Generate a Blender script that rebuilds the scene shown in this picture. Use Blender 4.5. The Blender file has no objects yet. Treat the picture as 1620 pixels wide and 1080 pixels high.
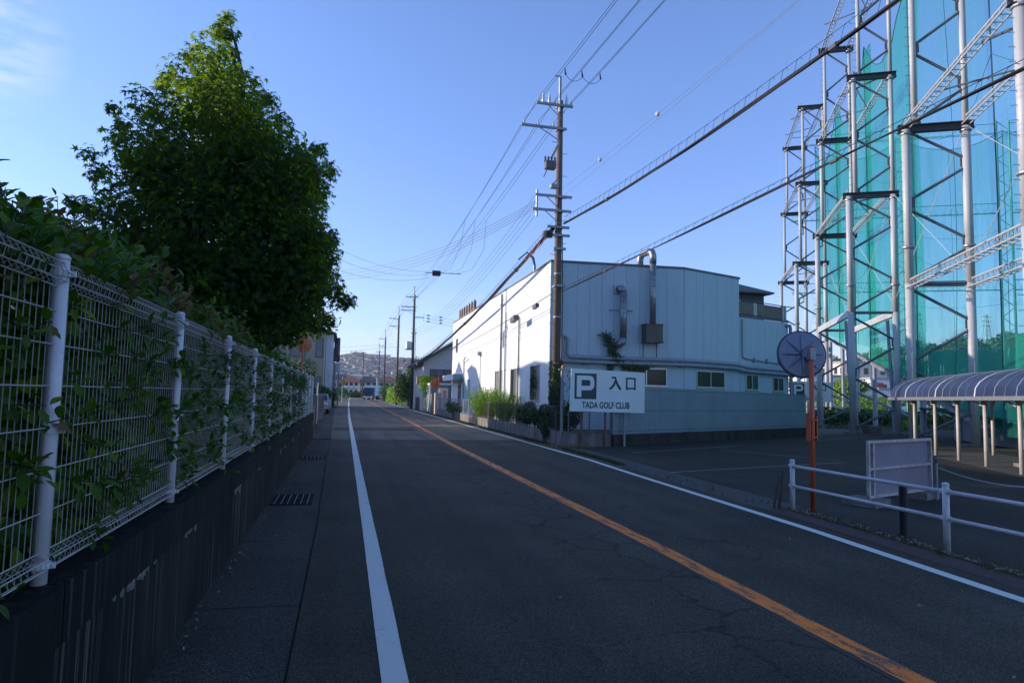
import bpy, math, random
import numpy as np
from mathutils import Vector, Matrix
random.seed(7); rng = np.random.default_rng(7)
S = bpy.context.scene
C = S.collection
R = math.radians
PI = math.pi

# ------------------------------------------------------------------ camera
CAM_H = 1.63
camd = bpy.data.cameras.new('camera'); cam = bpy.data.objects.new('camera', camd); C.objects.link(cam)
camd.sensor_width = 36.0; camd.lens = 24.0; camd.clip_start = 0.05; camd.clip_end = 9000
Rw = ((0.97111735, 0.03898858, 0.23539538), (-0.23768728, 0.07175465, 0.96868779), (0.02087705, -0.99666, 0.07894928))
m = Matrix.Identity(4)
for i in range(3):
    m[i][0] = Rw[i][0]; m[i][1] = -Rw[i][1]; m[i][2] = -Rw[i][2]
m[2][3] = CAM_H
cam.matrix_world = m
S.camera = cam
S.render.resolution_x = 1024; S.render.resolution_y = 682

# ------------------------------------------------------------------ light
SUN_AZ, SUN_EL = R(-68), R(14)          # azimuth from +Y towards +X
w = bpy.data.worlds.new('World'); S.world = w; w.use_nodes = True
nt = w.node_tree; nt.nodes.clear()
wo = nt.nodes.new('ShaderNodeOutputWorld'); bg = nt.nodes.new('ShaderNodeBackground')
sky = nt.nodes.new('ShaderNodeTexSky'); sky.sky_type = 'NISHITA'; sky.sun_disc = False
sky.sun_elevation = SUN_EL; sky.sun_rotation = SUN_AZ; sky.air_density = 1.0; sky.dust_density = 0.25; sky.ozone_density = 2.2
bg.inputs['Strength'].default_value = 0.15
# thin cirrus drawn into the sky
tc = nt.nodes.new('ShaderNodeTexCoord'); sp = nt.nodes.new('ShaderNodeSeparateXYZ')
nt.links.new(tc.outputs['Generated'], sp.inputs[0])
mp = nt.nodes.new('ShaderNodeMapping'); mp.inputs['Scale'].default_value = (3.2, 3.2, 15.0)
nt.links.new(tc.outputs['Generated'], mp.inputs['Vector'])
nz = nt.nodes.new('ShaderNodeTexNoise'); nz.inputs['Scale'].default_value = 1.6; nz.inputs['Detail'].default_value = 9; nz.inputs['Roughness'].default_value = 0.62
nt.links.new(mp.outputs[0], nz.inputs['Vector'])
rp = nt.nodes.new('ShaderNodeValToRGB'); rp.color_ramp.elements[0].position = 0.46; rp.color_ramp.elements[1].position = 0.66
nt.links.new(nz.outputs['Fac'], rp.inputs[0])
er = nt.nodes.new('ShaderNodeMapRange'); er.inputs['From Min'].default_value = 0.0; er.inputs['From Max'].default_value = 0.16
er.inputs['To Min'].default_value = 0.55; er.inputs['To Max'].default_value = 0.0; er.clamp = True
nt.links.new(sp.outputs['Z'], er.inputs['Value'])
# one wisp of cirrus high on the left
wd = Vector((-0.40, 0.835, 0.375)).normalized()
dt = nt.nodes.new('ShaderNodeVectorMath'); dt.operation = 'DOT_PRODUCT'; dt.inputs[1].default_value = wd
nrm = nt.nodes.new('ShaderNodeVectorMath'); nrm.operation = 'NORMALIZE'
nt.links.new(tc.outputs['Generated'], nrm.inputs[0]); nt.links.new(nrm.outputs[0], dt.inputs[0])
wr = nt.nodes.new('ShaderNodeMapRange'); wr.inputs['From Min'].default_value = 0.9962; wr.inputs['From Max'].default_value = 0.9999
wr.inputs['To Min'].default_value = 0; wr.inputs['To Max'].default_value = 0.5
nt.links.new(dt.outputs['Value'], wr.inputs['Value'])
ad = nt.nodes.new('ShaderNodeMath'); ad.operation = 'ADD'; nt.links.new(er.outputs[0], ad.inputs[0]); nt.links.new(wr.outputs[0], ad.inputs[1])
ml = nt.nodes.new('ShaderNodeMath'); ml.operation = 'MULTIPLY'; nt.links.new(rp.outputs[0], ml.inputs[0]); nt.links.new(ad.outputs[0], ml.inputs[1])
mx = nt.nodes.new('ShaderNodeMix'); mx.data_type = 'RGBA'
wb = nt.nodes.new('ShaderNodeMix'); wb.data_type = 'RGBA'; wb.blend_type = 'MULTIPLY'; wb.inputs['Factor'].default_value = 1.0; wb.inputs['B'].default_value = (0.97, 1.055, 1.44, 1)   # cool camera white balance
hz = nt.nodes.new('ShaderNodeMapRange'); hz.inputs['From Min'].default_value = 0.0; hz.inputs['From Max'].default_value = 0.45; hz.inputs['To Min'].default_value = 1.0; hz.inputs['To Max'].default_value = 0.0
nt.links.new(sp.outputs['Z'], hz.inputs['Value'])
hm = nt.nodes.new('ShaderNodeMix'); hm.data_type = 'RGBA'; hm.inputs['A'].default_value = (1, 1, 1, 1); hm.inputs['B'].default_value = (0.87, 0.81, 0.92, 1)   # pinkish air low in the sky
nt.links.new(hz.outputs[0], hm.inputs['Factor'])
hw = nt.nodes.new('ShaderNodeMix'); hw.data_type = 'RGBA'; hw.blend_type = 'MULTIPLY'; hw.inputs['Factor'].default_value = 1.0
nt.links.new(sky.outputs[0], hw.inputs['A']); nt.links.new(hm.outputs['Result'], hw.inputs['B']); nt.links.new(hw.outputs['Result'], wb.inputs['A'])
nt.links.new(ml.outputs[0], mx.inputs['Factor']); nt.links.new(wb.outputs['Result'], mx.inputs['A']); mx.inputs['B'].default_value = (5.0, 4.8, 5.2, 1)
nt.links.new(mx.outputs['Result'], bg.inputs['Color']); nt.links.new(bg.outputs[0], wo.inputs[0])

sl = bpy.data.lights.new('sun', 'SUN'); sl.energy = 3.8; sl.angle = R(0.53); sl.color = (1.0, 0.86, 0.72)
so = bpy.data.objects.new('sun', sl); C.objects.link(so)
sd = Vector((math.sin(SUN_AZ) * math.cos(SUN_EL), math.cos(SUN_AZ) * math.cos(SUN_EL), math.sin(SUN_EL)))
so.rotation_euler = sd.to_track_quat('Z', 'Y').to_euler(); so.location = (-20, 10, 30)
S.view_settings.view_transform = 'Standard'; S.view_settings.look = 'None'
S.view_settings.exposure = 0.6; S.view_settings.gamma = 1.0; S.view_settings.use_curve_mapping = False
S.render.engine = 'CYCLES'
S.cycles.transparent_max_bounces = 24; S.cycles.max_bounces = 8

# ------------------------------------------------------------------ materials
def nodes(name):
    mt = bpy.data.materials.new(name); mt.use_nodes = True
    t = mt.node_tree; t.nodes.clear()
    o = t.nodes.new('ShaderNodeOutputMaterial')
    return mt, t, o
def N(t, k, **kw):
    n = t.nodes.new('ShaderNode' + k)
    for a, b in kw.items():
        if a in n.inputs: n.inputs[a].default_value = b
        else: setattr(n, a, b)
    return n
def ramp(t, src, p0, p1, c0=(0,0,0,1), c1=(1,1,1,1)):
    r = t.nodes.new('ShaderNodeValToRGB'); e = r.color_ramp.elements
    e[0].position = p0; e[1].position = p1; e[0].color = c0; e[1].color = c1
    t.links.new(src, r.inputs[0]); return r
def mixc(t, f, a, b, bt='MIX'):
    n = t.nodes.new('ShaderNodeMix'); n.data_type = 'RGBA'; n.blend_type = bt
    for s, k in ((f, 'Factor'), (a, 'A'), (b, 'B')):
        if hasattr(s, 'is_output'): t.links.new(s, n.inputs[k])
        else: n.inputs[k].default_value = s
    return n.outputs['Result']
def c4(c): return (c[0], c[1], c[2], 1)
def pos(t, scale=(1, 1, 1)):
    g = t.nodes.new('ShaderNodeNewGeometry'); mp = t.nodes.new('ShaderNodeMapping'); mp.inputs['Scale'].default_value = scale
    t.links.new(g.outputs['Position'], mp.inputs['Vector']); return mp.outputs[0]
def noise(t, vec, scale, detail=5, rough=0.6, dist=0):
    n = N(t, 'TexNoise', Scale=scale, Detail=detail, Roughness=rough, Distortion=dist); t.links.new(vec, n.inputs['Vector']); return n.outputs['Fac']
def mat(name, col, rough=0.6, metal=0.0, dirt=0.25, dscale=1.5, dcol=None, bump=0.0, bscale=40, stretch=(1, 1, 1), spec=0.5):
    mt, t, o = nodes(name)
    b = N(t, 'BsdfPrincipled'); b.inputs['Roughness'].default_value = rough; b.inputs['Metallic'].default_value = metal
    b.inputs['Specular IOR Level'].default_value = spec
    p = pos(t, stretch)
    n1 = noise(t, p, dscale, 8, 0.65)
    r = ramp(t, n1, 0.35, 0.75)
    dc = dcol or tuple(x * (1 - dirt) for x in col)
    f = t.nodes.new('ShaderNodeMath'); f.operation = 'MULTIPLY'; f.inputs[1].default_value = 1.0 if dcol is None else dirt
    t.links.new(r.outputs[0], f.inputs[0])
    cc = mixc(t, f.outputs[0], c4(col), c4(dc))
    n2 = noise(t, p, dscale * 14, 3, 0.6)
    cc2 = mixc(t, 0.14, cc, n2, 'OVERLAY')
    t.links.new(cc2, b.inputs['Base Color'])
    if bump:
        bn = noise(t, pos(t), bscale, 4, 0.6); bp = N(t, 'Bump', Strength=bump, Distance=0.01); t.links.new(bn, bp.inputs['Height']); t.links.new(bp.outputs[0], b.inputs['Normal'])
    t.links.new(b.outputs[0], o.inputs[0]); return mt
def leafmat(name, c1, c2, c3=None, trans=0.35, rough=0.45, glow=None):
    mt, t, o = nodes(name)
    g = t.nodes.new('ShaderNodeNewGeometry')
    r = t.nodes.new('ShaderNodeValToRGB'); e = r.color_ramp.elements
    e[0].color = c4(c1); e[1].color = c4(c2); e[0].position = 0.1; e[1].position = 0.85
    if c3: k = e.new(0.97); k.color = c4(c3)
    t.links.new(g.outputs['Random Per Island'], r.inputs[0])
    oi = t.nodes.new('ShaderNodeObjectInfo')
    n = noise(t, pos(t), 1.1, 3)
    cc = mixc(t, 0.35, r.outputs[0], n, 'OVERLAY')
    b = N(t, 'BsdfPrincipled', Roughness=rough); b.inputs['Specular IOR Level'].default_value = 0.22
    t.links.new(cc, b.inputs['Base Color'])
    tr = N(t, 'BsdfTranslucent'); br = mixc(t, 1.0, cc, (1.0, 1.25, 0.55, 1), 'MULTIPLY'); t.links.new(mixc(t, 0.7 if glow else 0.0, br, c4(glow or (0,0,0))), tr.inputs['Color'])
    ms = N(t, 'MixShader', Fac=trans); t.links.new(b.outputs[0], ms.inputs[1]); t.links.new(tr.outputs[0], ms.inputs[2])
    t.links.new(ms.outputs[0], o.inputs[0]); return mt

def asphalt(name, base, cracks=True):
    mt, t, o = nodes(name)
    b = N(t, 'BsdfPrincipled', Roughness=0.85); b.inputs['Specular IOR Level'].default_value = 0.22
    p = pos(t)
    sp1 = noise(t, p, 160, 3, 0.7); big = noise(t, p, 0.45, 6, 0.6); track = noise(t, pos(t, (1.6, 0.06, 1)), 1.0, 4, 0.5)
    c = mixc(t, ramp(t, sp1, 0.42, 0.58).outputs[0], c4([x * 0.5 for x in base]), c4([x * 1.55 for x in base]))
    c = mixc(t, ramp(t, noise(t, p, 55, 3, 0.75), 0.43, 0.57).outputs[0], mixc(t, 1.0, c, (0.55, 0.55, 0.55, 1), 'MULTIPLY'), mixc(t, 1.0, c, (1.35, 1.35, 1.35, 1), 'MULTIPLY'))
    c = mixc(t, ramp(t, noise(t, p, 17, 4, 0.75), 0.42, 0.58).outputs[0], mixc(t, 1.0, c, (0.78, 0.78, 0.78, 1), 'MULTIPLY'), mixc(t, 1.0, c, (1.18, 1.18, 1.18, 1), 'MULTIPLY'))
    spk = ramp(t, noise(t, p, 90, 2, 0.5), 0.62, 0.68).outputs[0]
    c = mixc(t, spk, c, c4([x * 4.2 for x in base]))
    c = mixc(t, 0.75, c, big, 'OVERLAY'); c = mixc(t, 0.65, c, track, 'OVERLAY')
    if cracks:
        wv = N(t, 'TexNoise', Scale=3.0, Detail=6, Roughness=0.7); t.links.new(p, wv.inputs['Vector'])
        va = t.nodes.new('ShaderNodeVectorMath'); va.operation = 'MULTIPLY_ADD'; va.inputs[1].default_value = (0.5, 0.5, 0)
        t.links.new(wv.outputs['Color'], va.inputs[0]); t.links.new(p, va.inputs[2])
        vo = N(t, 'TexVoronoi', Scale=1.15); vo.feature = 'DISTANCE_TO_EDGE'; t.links.new(va.outputs[0], vo.inputs['Vector'])
        cr = ramp(t, vo.outputs['Distance'], 0.008, 0.026, (1,1,1,1), (0,0,0,1)).outputs[0]
        mk = ramp(t, noise(t, pos(t, (1, 0.35, 1)), 0.55, 3, 0.55), 0.56, 0.64).outputs[0]
        # wheel-path band beside the centre line and near the left edge is where the cracks run
        sx = t.nodes.new('ShaderNodeSeparateXYZ'); t.links.new(p, sx.inputs[0])
        ba = t.nodes.new('ShaderNodeMath'); ba.operation = 'SUBTRACT'; ba.inputs[1].default_value = 2.75; t.links.new(sx.outputs[0], ba.inputs[0])
        bb = t.nodes.new('ShaderNodeMath'); bb.operation = 'ABSOLUTE'; t.links.new(ba.outputs[0], bb.inputs[0])
        bc = ramp(t, bb.outputs[0], 0.35, 0.75, (1,1,1,1), (0,0,0,1)).outputs[0]
        mm = t.nodes.new('ShaderNodeMath'); mm.operation = 'MULTIPLY'; mm.use_clamp = True; t.links.new(cr, mm.inputs[0]); t.links.new(bc, mm.inputs[1])
        m2 = t.nodes.new('ShaderNodeMath'); m2.operation = 'MULTIPLY'; t.links.new(cr, m2.inputs[0]); t.links.new(mk, m2.inputs[1])
        m3 = t.nodes.new('ShaderNodeMath'); m3.operation = 'MAXIMUM'; t.links.new(mm.outputs[0], m3.inputs[0]); t.links.new(m2.outputs[0], m3.inputs[1])
        m4 = t.nodes.new('ShaderNodeMath'); m4.operation = 'MULTIPLY'; m4.inputs[1].default_value = 0.65; t.links.new(m3.outputs[0], m4.inputs[0])
        c = mixc(t, m4.outputs[0], c, c4([x * 0.12 for x in base]))
        # old transverse repair band
        py = ramp(t, noise(t, pos(t, (0.1, 1.0, 1)), 0.35, 1, 0.4), 0.60, 0.61).outputs[0]
        c = mixc(t, 0.10, c, py, 'MULTIPLY')
    t.links.new(c, b.inputs['Base Color'])
    bp = N(t, 'Bump', Strength=0.55, Distance=0.006); t.links.new(noise(t, p, 190, 3, 0.7), bp.inputs['Height']); t.links.new(bp.outputs[0], b.inputs['Normal'])
    t.links.new(b.outputs[0], o.inputs[0]); return mt

def paint(name, col, base, wear0, wear1, amount=1.0, stretch=(1, 1, 1), sc=9):
    mt, t, o = nodes(name); b = N(t, 'BsdfPrincipled', Roughness=0.7)
    n1 = noise(t, pos(t, stretch), sc, 8, 0.72); n2 = noise(t, pos(t), 120, 2, 0.5)
    s = mixc(t, 0.3, n1, n2); f = ramp(t, s, wear0, wear1).outputs[0]
    c = mixc(t, f, c4(col), c4(base)); c = mixc(t, 0.2, c, noise(t, pos(t), 2.0, 5), 'OVERLAY')
    t.links.new(c, b.inputs['Base Color']); t.links.new(b.outputs[0], o.inputs[0]); return mt

def stained(name, base, streak_dark, streak_light, xs=1.0):
    """concrete with vertical water streaks and pale lime runs"""
    mt, t, o = nodes(name); b = N(t, 'BsdfPrincipled', Roughness=0.9); b.inputs['Specular IOR Level'].default_value = 0.15
    p = pos(t)
    st = noise(t, pos(t, (9, 9, 0.35)), 1.3, 6, 0.65); big = noise(t, p, 0.9, 6, 0.6)
    c = mixc(t, ramp(t, noise(t, pos(t, (5, 5, 0.8)), 1.1, 7, 0.7, 0.4), 0.38, 0.66).outputs[0], c4(base), c4(streak_dark))
    c = mixc(t, ramp(t, big, 0.42, 0.62).outputs[0], c, c4(streak_dark))
    sl_ = noise(t, pos(t, (22, 22, 0.30)), 1.0, 5, 0.6)
    mk = t.nodes.new('ShaderNodeMath'); mk.operation = 'MULTIPLY'
    t.links.new(ramp(t, sl_, 0.54, 0.68).outputs[0], mk.inputs[0]); t.links.new(ramp(t, noise(t, p, 0.8, 3), 0.42, 0.60).outputs[0], mk.inputs[1])
    c = mixc(t, mk.outputs[0], c, c4(streak_light))
    c = mixc(t, 0.2, c, noise(t, p, 45, 4), 'OVERLAY')
    t.links.new(c, b.inputs['Base Color'])
    bp = N(t, 'Bump', Strength=0.5, Distance=0.01); t.links.new(noise(t, p, 30, 5, 0.7), bp.inputs['Height']); t.links.new(bp.outputs[0], b.inputs['Normal'])
    t.links.new(b.outputs[0], o.inputs[0]); return mt

def netmat(name, alpha, col, tint):
    mt, t, o = nodes(name)
    g = noise(t, pos(t, (1, 1, 0.10)), 0.9, 6, 0.65, 0.6)
    rr = t.nodes.new('ShaderNodeMapRange'); rr.inputs['From Min'].default_value = 0.3; rr.inputs['From Max'].default_value = 0.7
    rr.inputs['To Min'].default_value = max(0, alpha - 0.13); rr.inputs['To Max'].default_value = min(1, alpha + 0.13); t.links.new(g, rr.inputs['Value'])
    tr = N(t, 'BsdfTransparent', Color=c4(tint)); d = N(t, 'BsdfDiffuse', Color=c4(col)); tl = N(t, 'BsdfTranslucent', Color=c4(col))
    m1 = N(t, 'MixShader', Fac=0.4); t.links.new(d.outputs[0], m1.inputs[1]); t.links.new(tl.outputs[0], m1.inputs[2])
    m2 = N(t, 'MixShader'); t.links.new(rr.outputs[0], m2.inputs[0]); t.links.new(tr.outputs[0], m2.inputs[1]); t.links.new(m1.outputs[0], m2.inputs[2])
    t.links.new(m2.outputs[0], o.inputs[0]); return mt

def glass(name, col, rough=0.08, alpha=1.0):
    mt, t, o = nodes(name); b = N(t, 'BsdfPrincipled', Roughness=rough); b.inputs['Specular IOR Level'].default_value = 0.32
    n = noise(t, pos(t), 1.3, 3); c = mixc(t, 0.4, c4(col), n, 'OVERLAY'); t.links.new(c, b.inputs['Base Color'])
    if alpha < 1:
        b.inputs['Alpha'].default_value = alpha
    t.links.new(b.outputs[0], o.inputs[0]); return mt

M = dict(
    asphalt=asphalt('asphalt', (0.062, 0.054, 0.037)),
    asphalt_old=asphalt('older_asphalt', (0.125, 0.112, 0.085), False),
    lot=asphalt('lot_asphalt', (0.034, 0.031, 0.022), False),
    gutter=mat('gutter_concrete', (0.040, 0.037, 0.031), 0.92, spec=0.15, dirt=0.5, dscale=2.5, bump=0.5),
    apron=mat('apron_concrete', (0.07, 0.066, 0.06), 0.9, dirt=0.4, dscale=1.8, bump=0.5),
    gutterc=asphalt('gutter_strip', (0.050, 0.046, 0.036), False),
    soil=mat('soil', (0.045, 0.032, 0.024), 0.95, dirt=0.5, dscale=6, bump=0.9, bscale=60),
    ground=mat('ground_earth', (0.07, 0.07, 0.045), 0.95, dirt=0.4, dscale=0.3),
    brickdirt=mat('brown_edge', (0.085, 0.045, 0.035), 0.9, dirt=0.5, dscale=5, bump=0.6),
    white_line=paint('white_line', (0.66, 0.68, 0.60), (0.2, 0.2, 0.2), 0.57, 0.68),
    orange_line=paint('orange_line', (0.92, 0.225, 0.006), (0.085, 0.055, 0.04), 0.50, 0.56, stretch=(3.0, 0.5, 1), sc=5),
    lot_line=paint('faded_line', (0.32, 0.32, 0.32), (0.06, 0.06, 0.06), 0.45, 0.65),
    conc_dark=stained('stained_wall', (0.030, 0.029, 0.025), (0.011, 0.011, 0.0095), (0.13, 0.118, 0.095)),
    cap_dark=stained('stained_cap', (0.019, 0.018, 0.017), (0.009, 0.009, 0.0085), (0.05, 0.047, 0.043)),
    conc_darker=mat('darker_concrete', (0.075, 0.072, 0.062), 0.95, dirt=1.0, dcol=(0.018, 0.020, 0.015), dscale=3.0, stretch=(1, 1, 0.6), bump=0.6, spec=0.15),  # mottled concrete, darker than the roadside wall's
    conc=mat('old_concrete', (0.27, 0.25, 0.225), 0.95, dirt=0.9, dcol=(0.06, 0.055, 0.048), dscale=2.6, stretch=(1.3, 1.3, 0.5), bump=0.6, spec=0.15),
    lime=mat('lime_stain', (0.30, 0.30, 0.29), 0.9, dirt=0.3, dscale=20),
    white_metal=mat('white_fence_coat', (0.60, 0.60, 0.60), 0.4, dirt=0.18, dscale=5),
    wire=mat('fence_wire', (0.44, 0.42, 0.38), 0.45, dirt=0.25, dscale=6),
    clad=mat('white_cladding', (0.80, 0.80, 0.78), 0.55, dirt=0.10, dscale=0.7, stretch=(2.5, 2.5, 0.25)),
    clad_shade_blue=mat('shade_blue_cladding', (0.41, 0.53, 0.58), 0.55, dirt=0.14, dscale=0.7, stretch=(2.5, 2.5, 0.25)),  # white cladding, blue shade painted in; side door and downpipe share the colour
    clad_back=mat('wall_core', (0.3, 0.31, 0.32), 0.8),
    trim=mat('dark_trim', (0.10, 0.10, 0.11), 0.5),
    roof=mat('roof_sheet', (0.22, 0.23, 0.24), 0.6, dscale=0.6),
    alu=mat('aluminium', (0.55, 0.56, 0.56), 0.35, 0.7, dirt=0.2, dscale=5),
    duct=mat('galvanised_duct', (0.30, 0.32, 0.33), 0.4, 0.7, dirt=0.35, dscale=4),
    pipe=mat('grey_pipe', (0.30, 0.32, 0.35), 0.5, 0.2, dirt=0.3, dscale=3),
    rustbox=mat('rusty_box', (0.10, 0.12, 0.11), 0.65, 0.1, dirt=0.9, dcol=(0.11, 0.045, 0.02), dscale=6, stretch=(1, 1, 0.4)),
    rust=mat('rust', (0.16, 0.06, 0.035), 0.85, dirt=0.6, dcol=(0.30, 0.27, 0.25), dscale=7, stretch=(1, 1, 0.3)),
    hoard=mat('blue_grey_hoarding', (0.21, 0.28, 0.30), 0.55, dirt=0.22, dscale=0.8, bump=0.05),
    black=mat('black', (0.012, 0.012, 0.013), 0.6),
    rubber=mat('cable_black', (0.018, 0.018, 0.02), 0.55),
    pink=mat('pink_cord', (0.65, 0.16, 0.14), 0.6),
    pole=mat('pole_concrete', (0.17, 0.125, 0.09), 0.85, dirt=0.45, dscale=2, stretch=(1, 1, 0.3), bump=0.3),
    galv=mat('galvanised_arm', (0.30, 0.32, 0.34), 0.5, 0.4, dirt=0.3, dscale=5),
    porcelain=mat('porcelain', (0.72, 0.72, 0.70), 0.25),
    tower=mat('white_tower_paint', (0.47, 0.47, 0.47), 0.5, dirt=0.22, dscale=1.6, dcol=None, stretch=(1, 1, 0.2)),
    brace=mat('grey_brace_paint', (0.11, 0.13, 0.15), 0.6, dirt=0.2, dscale=2),
    darkbeam=mat('dark_beam_paint', (0.045, 0.050, 0.056), 0.6, dirt=0.2, dscale=2),
    net=netmat('teal_net', 0.23, (0.06, 0.33, 0.28), (0.80, 0.98, 0.96)),
    netdense=netmat('green_net', 0.40, (0.03, 0.34, 0.24), (0.62, 0.96, 0.88)),
    mast_nettint=mat('green_mast', (0.10, 0.42, 0.34), 0.6),  # pale steel; green light through the nets is painted into the colour
    net2=netmat('green_net_fold', 0.40, (0.02, 0.36, 0.24), (0.5, 0.92, 0.8)),
    netskirt=netmat('dark_green_skirt', 0.90, (0.012, 0.17, 0.12), (0.5, 0.9, 0.8)),
    netlow=netmat('doubled_net', 0.66, (0.05, 0.42, 0.30), (0.6, 0.95, 0.82)),
    rope=mat('net_rope', (0.02, 0.12, 0.10), 0.7),
    sign_white=mat('sign_white', (0.70, 0.80, 0.76), 0.5, dirt=0.12, dscale=1.2, stretch=(1, 1, 0.5)),
    sign_green=mat('sign_green', (0.010, 0.060, 0.055), 0.5, dirt=0.1),
    sign_ink=mat('sign_ink', (0.006, 0.035, 0.038), 0.5, dirt=0.1),
    orange=mat('orange_pole', (0.60, 0.12, 0.035), 0.5, dirt=0.75, dcol=(0.34, 0.055, 0.02), dscale=3, stretch=(1, 1, 0.4)),
    mirror_back=mat('mirror_back', (0.20, 0.24, 0.31), 0.45, 0.2, dirt=0.25, dscale=3),
    mirror_rust=mat('mirror_back_orange', (0.55, 0.17, 0.07), 0.6, dirt=0.3, dscale=4),
    mirror=mat('mirror_face', (0.75, 0.77, 0.8), 0.05, 1.0, dirt=0.05),
    mauve=mat('mauve_board', (0.25, 0.215, 0.24), 0.7, dirt=0.2, dscale=2),
    creamframe=mat('cream_steel', (0.52, 0.49, 0.46), 0.6, dirt=0.7, dcol=(0.2, 0.09, 0.05), dscale=9),
    wood=mat('grey_wood', (0.10, 0.085, 0.07), 0.85, dirt=0.4, dscale=5, stretch=(4, 4, 0.5)),
    hutwall=mat('weathered_hut_wall', (0.10, 0.10, 0.095), 0.85, dirt=0.5, dscale=2, stretch=(3,3,.4)),
    brown=mat('brown_slat', (0.22, 0.17, 0.14), 0.7, dirt=0.3, dscale=3),
    brownfence=mat('brown_mesh', (0.15, 0.12, 0.10), 0.7),
    poly=glass('blue_polycarbonate', (0.028, 0.042, 0.095), 0.38, 0.84),
    post_cream=mat('cream_post', (0.55, 0.50, 0.44), 0.5, dirt=0.25, dscale=5),
    yellow=mat('yellow_band', (0.42, 0.30, 0.06), 0.7, dirt=0.5, dscale=6),
    winglass=glass('window_glass', (0.02, 0.022, 0.022), 0.15),
    winpale=glass('curtained_glass', (0.20, 0.205, 0.19), 0.35),
    wingreen=glass('green_glass', (0.015, 0.07, 0.06), 0.2),
    tan=mat('tan_render', (0.42, 0.35, 0.26), 0.8, dirt=0.2, dscale=1),
    tile=mat('white_tile', (0.62, 0.66, 0.70), 0.35),
    rooftile=mat('grey_tile_roof', (0.10, 0.09, 0.085), 0.7),
    redroof=mat('orange_tile_roof', (0.35, 0.13, 0.06), 0.8),
    darkroof=mat('dark_roof', (0.10, 0.09, 0.09), 0.8),
    housewall=mat('mauve_white_wall', (0.62, 0.57, 0.56), 0.8, dirt=0.1),
    cream=mat('cream_wall', (0.70, 0.63, 0.54), 0.8),
    white=mat('white_paint', (0.78, 0.78, 0.77), 0.5, dirt=0.1),
    grey=mat('grey_paint', (0.35, 0.36, 0.37), 0.6),
    teal=mat('teal_door', (0.16, 0.27, 0.26), 0.5),
    tealpanel=mat('teal_fascia', (0.10, 0.27, 0.33), 0.5),
    navy=mat('navy_sign', (0.012, 0.02, 0.09), 0.4),
    navytruck=mat('navy_truck', (0.015, 0.03, 0.07), 0.3),
    orangeink=mat('orange_ink', (0.75, 0.16, 0.04), 0.5),
    redink=mat('red_ink', (0.55, 0.03, 0.03), 0.5),
    carpaint=mat('silver_car', (0.30, 0.33, 0.36), 0.25, 0.6),
    tyre=mat('tyre', (0.015, 0.015, 0.015), 0.8),
    bark=mat('bark', (0.075, 0.06, 0.05), 0.9, dirt=0.4, dscale=6, bump=0.8, bscale=25),
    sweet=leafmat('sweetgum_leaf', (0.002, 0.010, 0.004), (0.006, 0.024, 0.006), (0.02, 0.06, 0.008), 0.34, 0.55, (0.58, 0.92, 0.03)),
    hedge=leafmat('hedge_leaf', (0.032, 0.080, 0.006), (0.070, 0.155, 0.008), (0.15, 0.20, 0.012), 0.38, 0.42),
    hedgered=leafmat('hedge_new_growth', (0.16, 0.06, 0.035), (0.24, 0.11, 0.05), None, 0.3),
    shrub=leafmat('shrub_leaf', (0.025, 0.065, 0.02), (0.06, 0.13, 0.03), (0.10, 0.17, 0.03), 0.3),
    bamboo=leafmat('bright_shrub_leaf', (0.14, 0.26, 0.03), (0.28, 0.42, 0.06), (0.40, 0.46, 0.10), 0.45),
    ivy=leafmat('ivy_leaf', (0.022, 0.055, 0.022), (0.05, 0.11, 0.035), (0.10, 0.12, 0.03), 0.2),
    dry=leafmat('dry_litter', (0.20, 0.13, 0.07), (0.36, 0.28, 0.16), None, 0.1),
    grass=leafmat('grass_blade', (0.04, 0.06, 0.015), (0.09, 0.10, 0.025), (0.20, 0.17, 0.07), 0.2),
    hill=mat('hill_ground', (0.06, 0.085, 0.05), 0.95, dirt=0.4, dscale=0.02),
    forest=leafmat('forest_clump', (0.10, 0.17, 0.08), (0.14, 0.22, 0.09), (0.17, 0.24, 0.09), 0.15, 0.8),
    pylon=mat('pylon_steel', (0.5, 0.5, 0.52), 0.5),
)
def lichen(name, cols):
    return [mat('%s_%d' % (name, i), c, 0.8, dirt=0.1, dscale=0.1) for i, c in enumerate(cols)]
TW = lichen('town_wall', [(0.72,0.70,0.66),(0.60,0.55,0.48),(0.50,0.47,0.44),(0.42,0.42,0.45),(0.75,0.74,0.73)])
TR = lichen('town_roof', [(0.10,0.10,0.12),(0.17,0.17,0.19),(0.16,0.11,0.09),(0.24,0.23,0.23),(0.12,0.14,0.19)])

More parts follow.
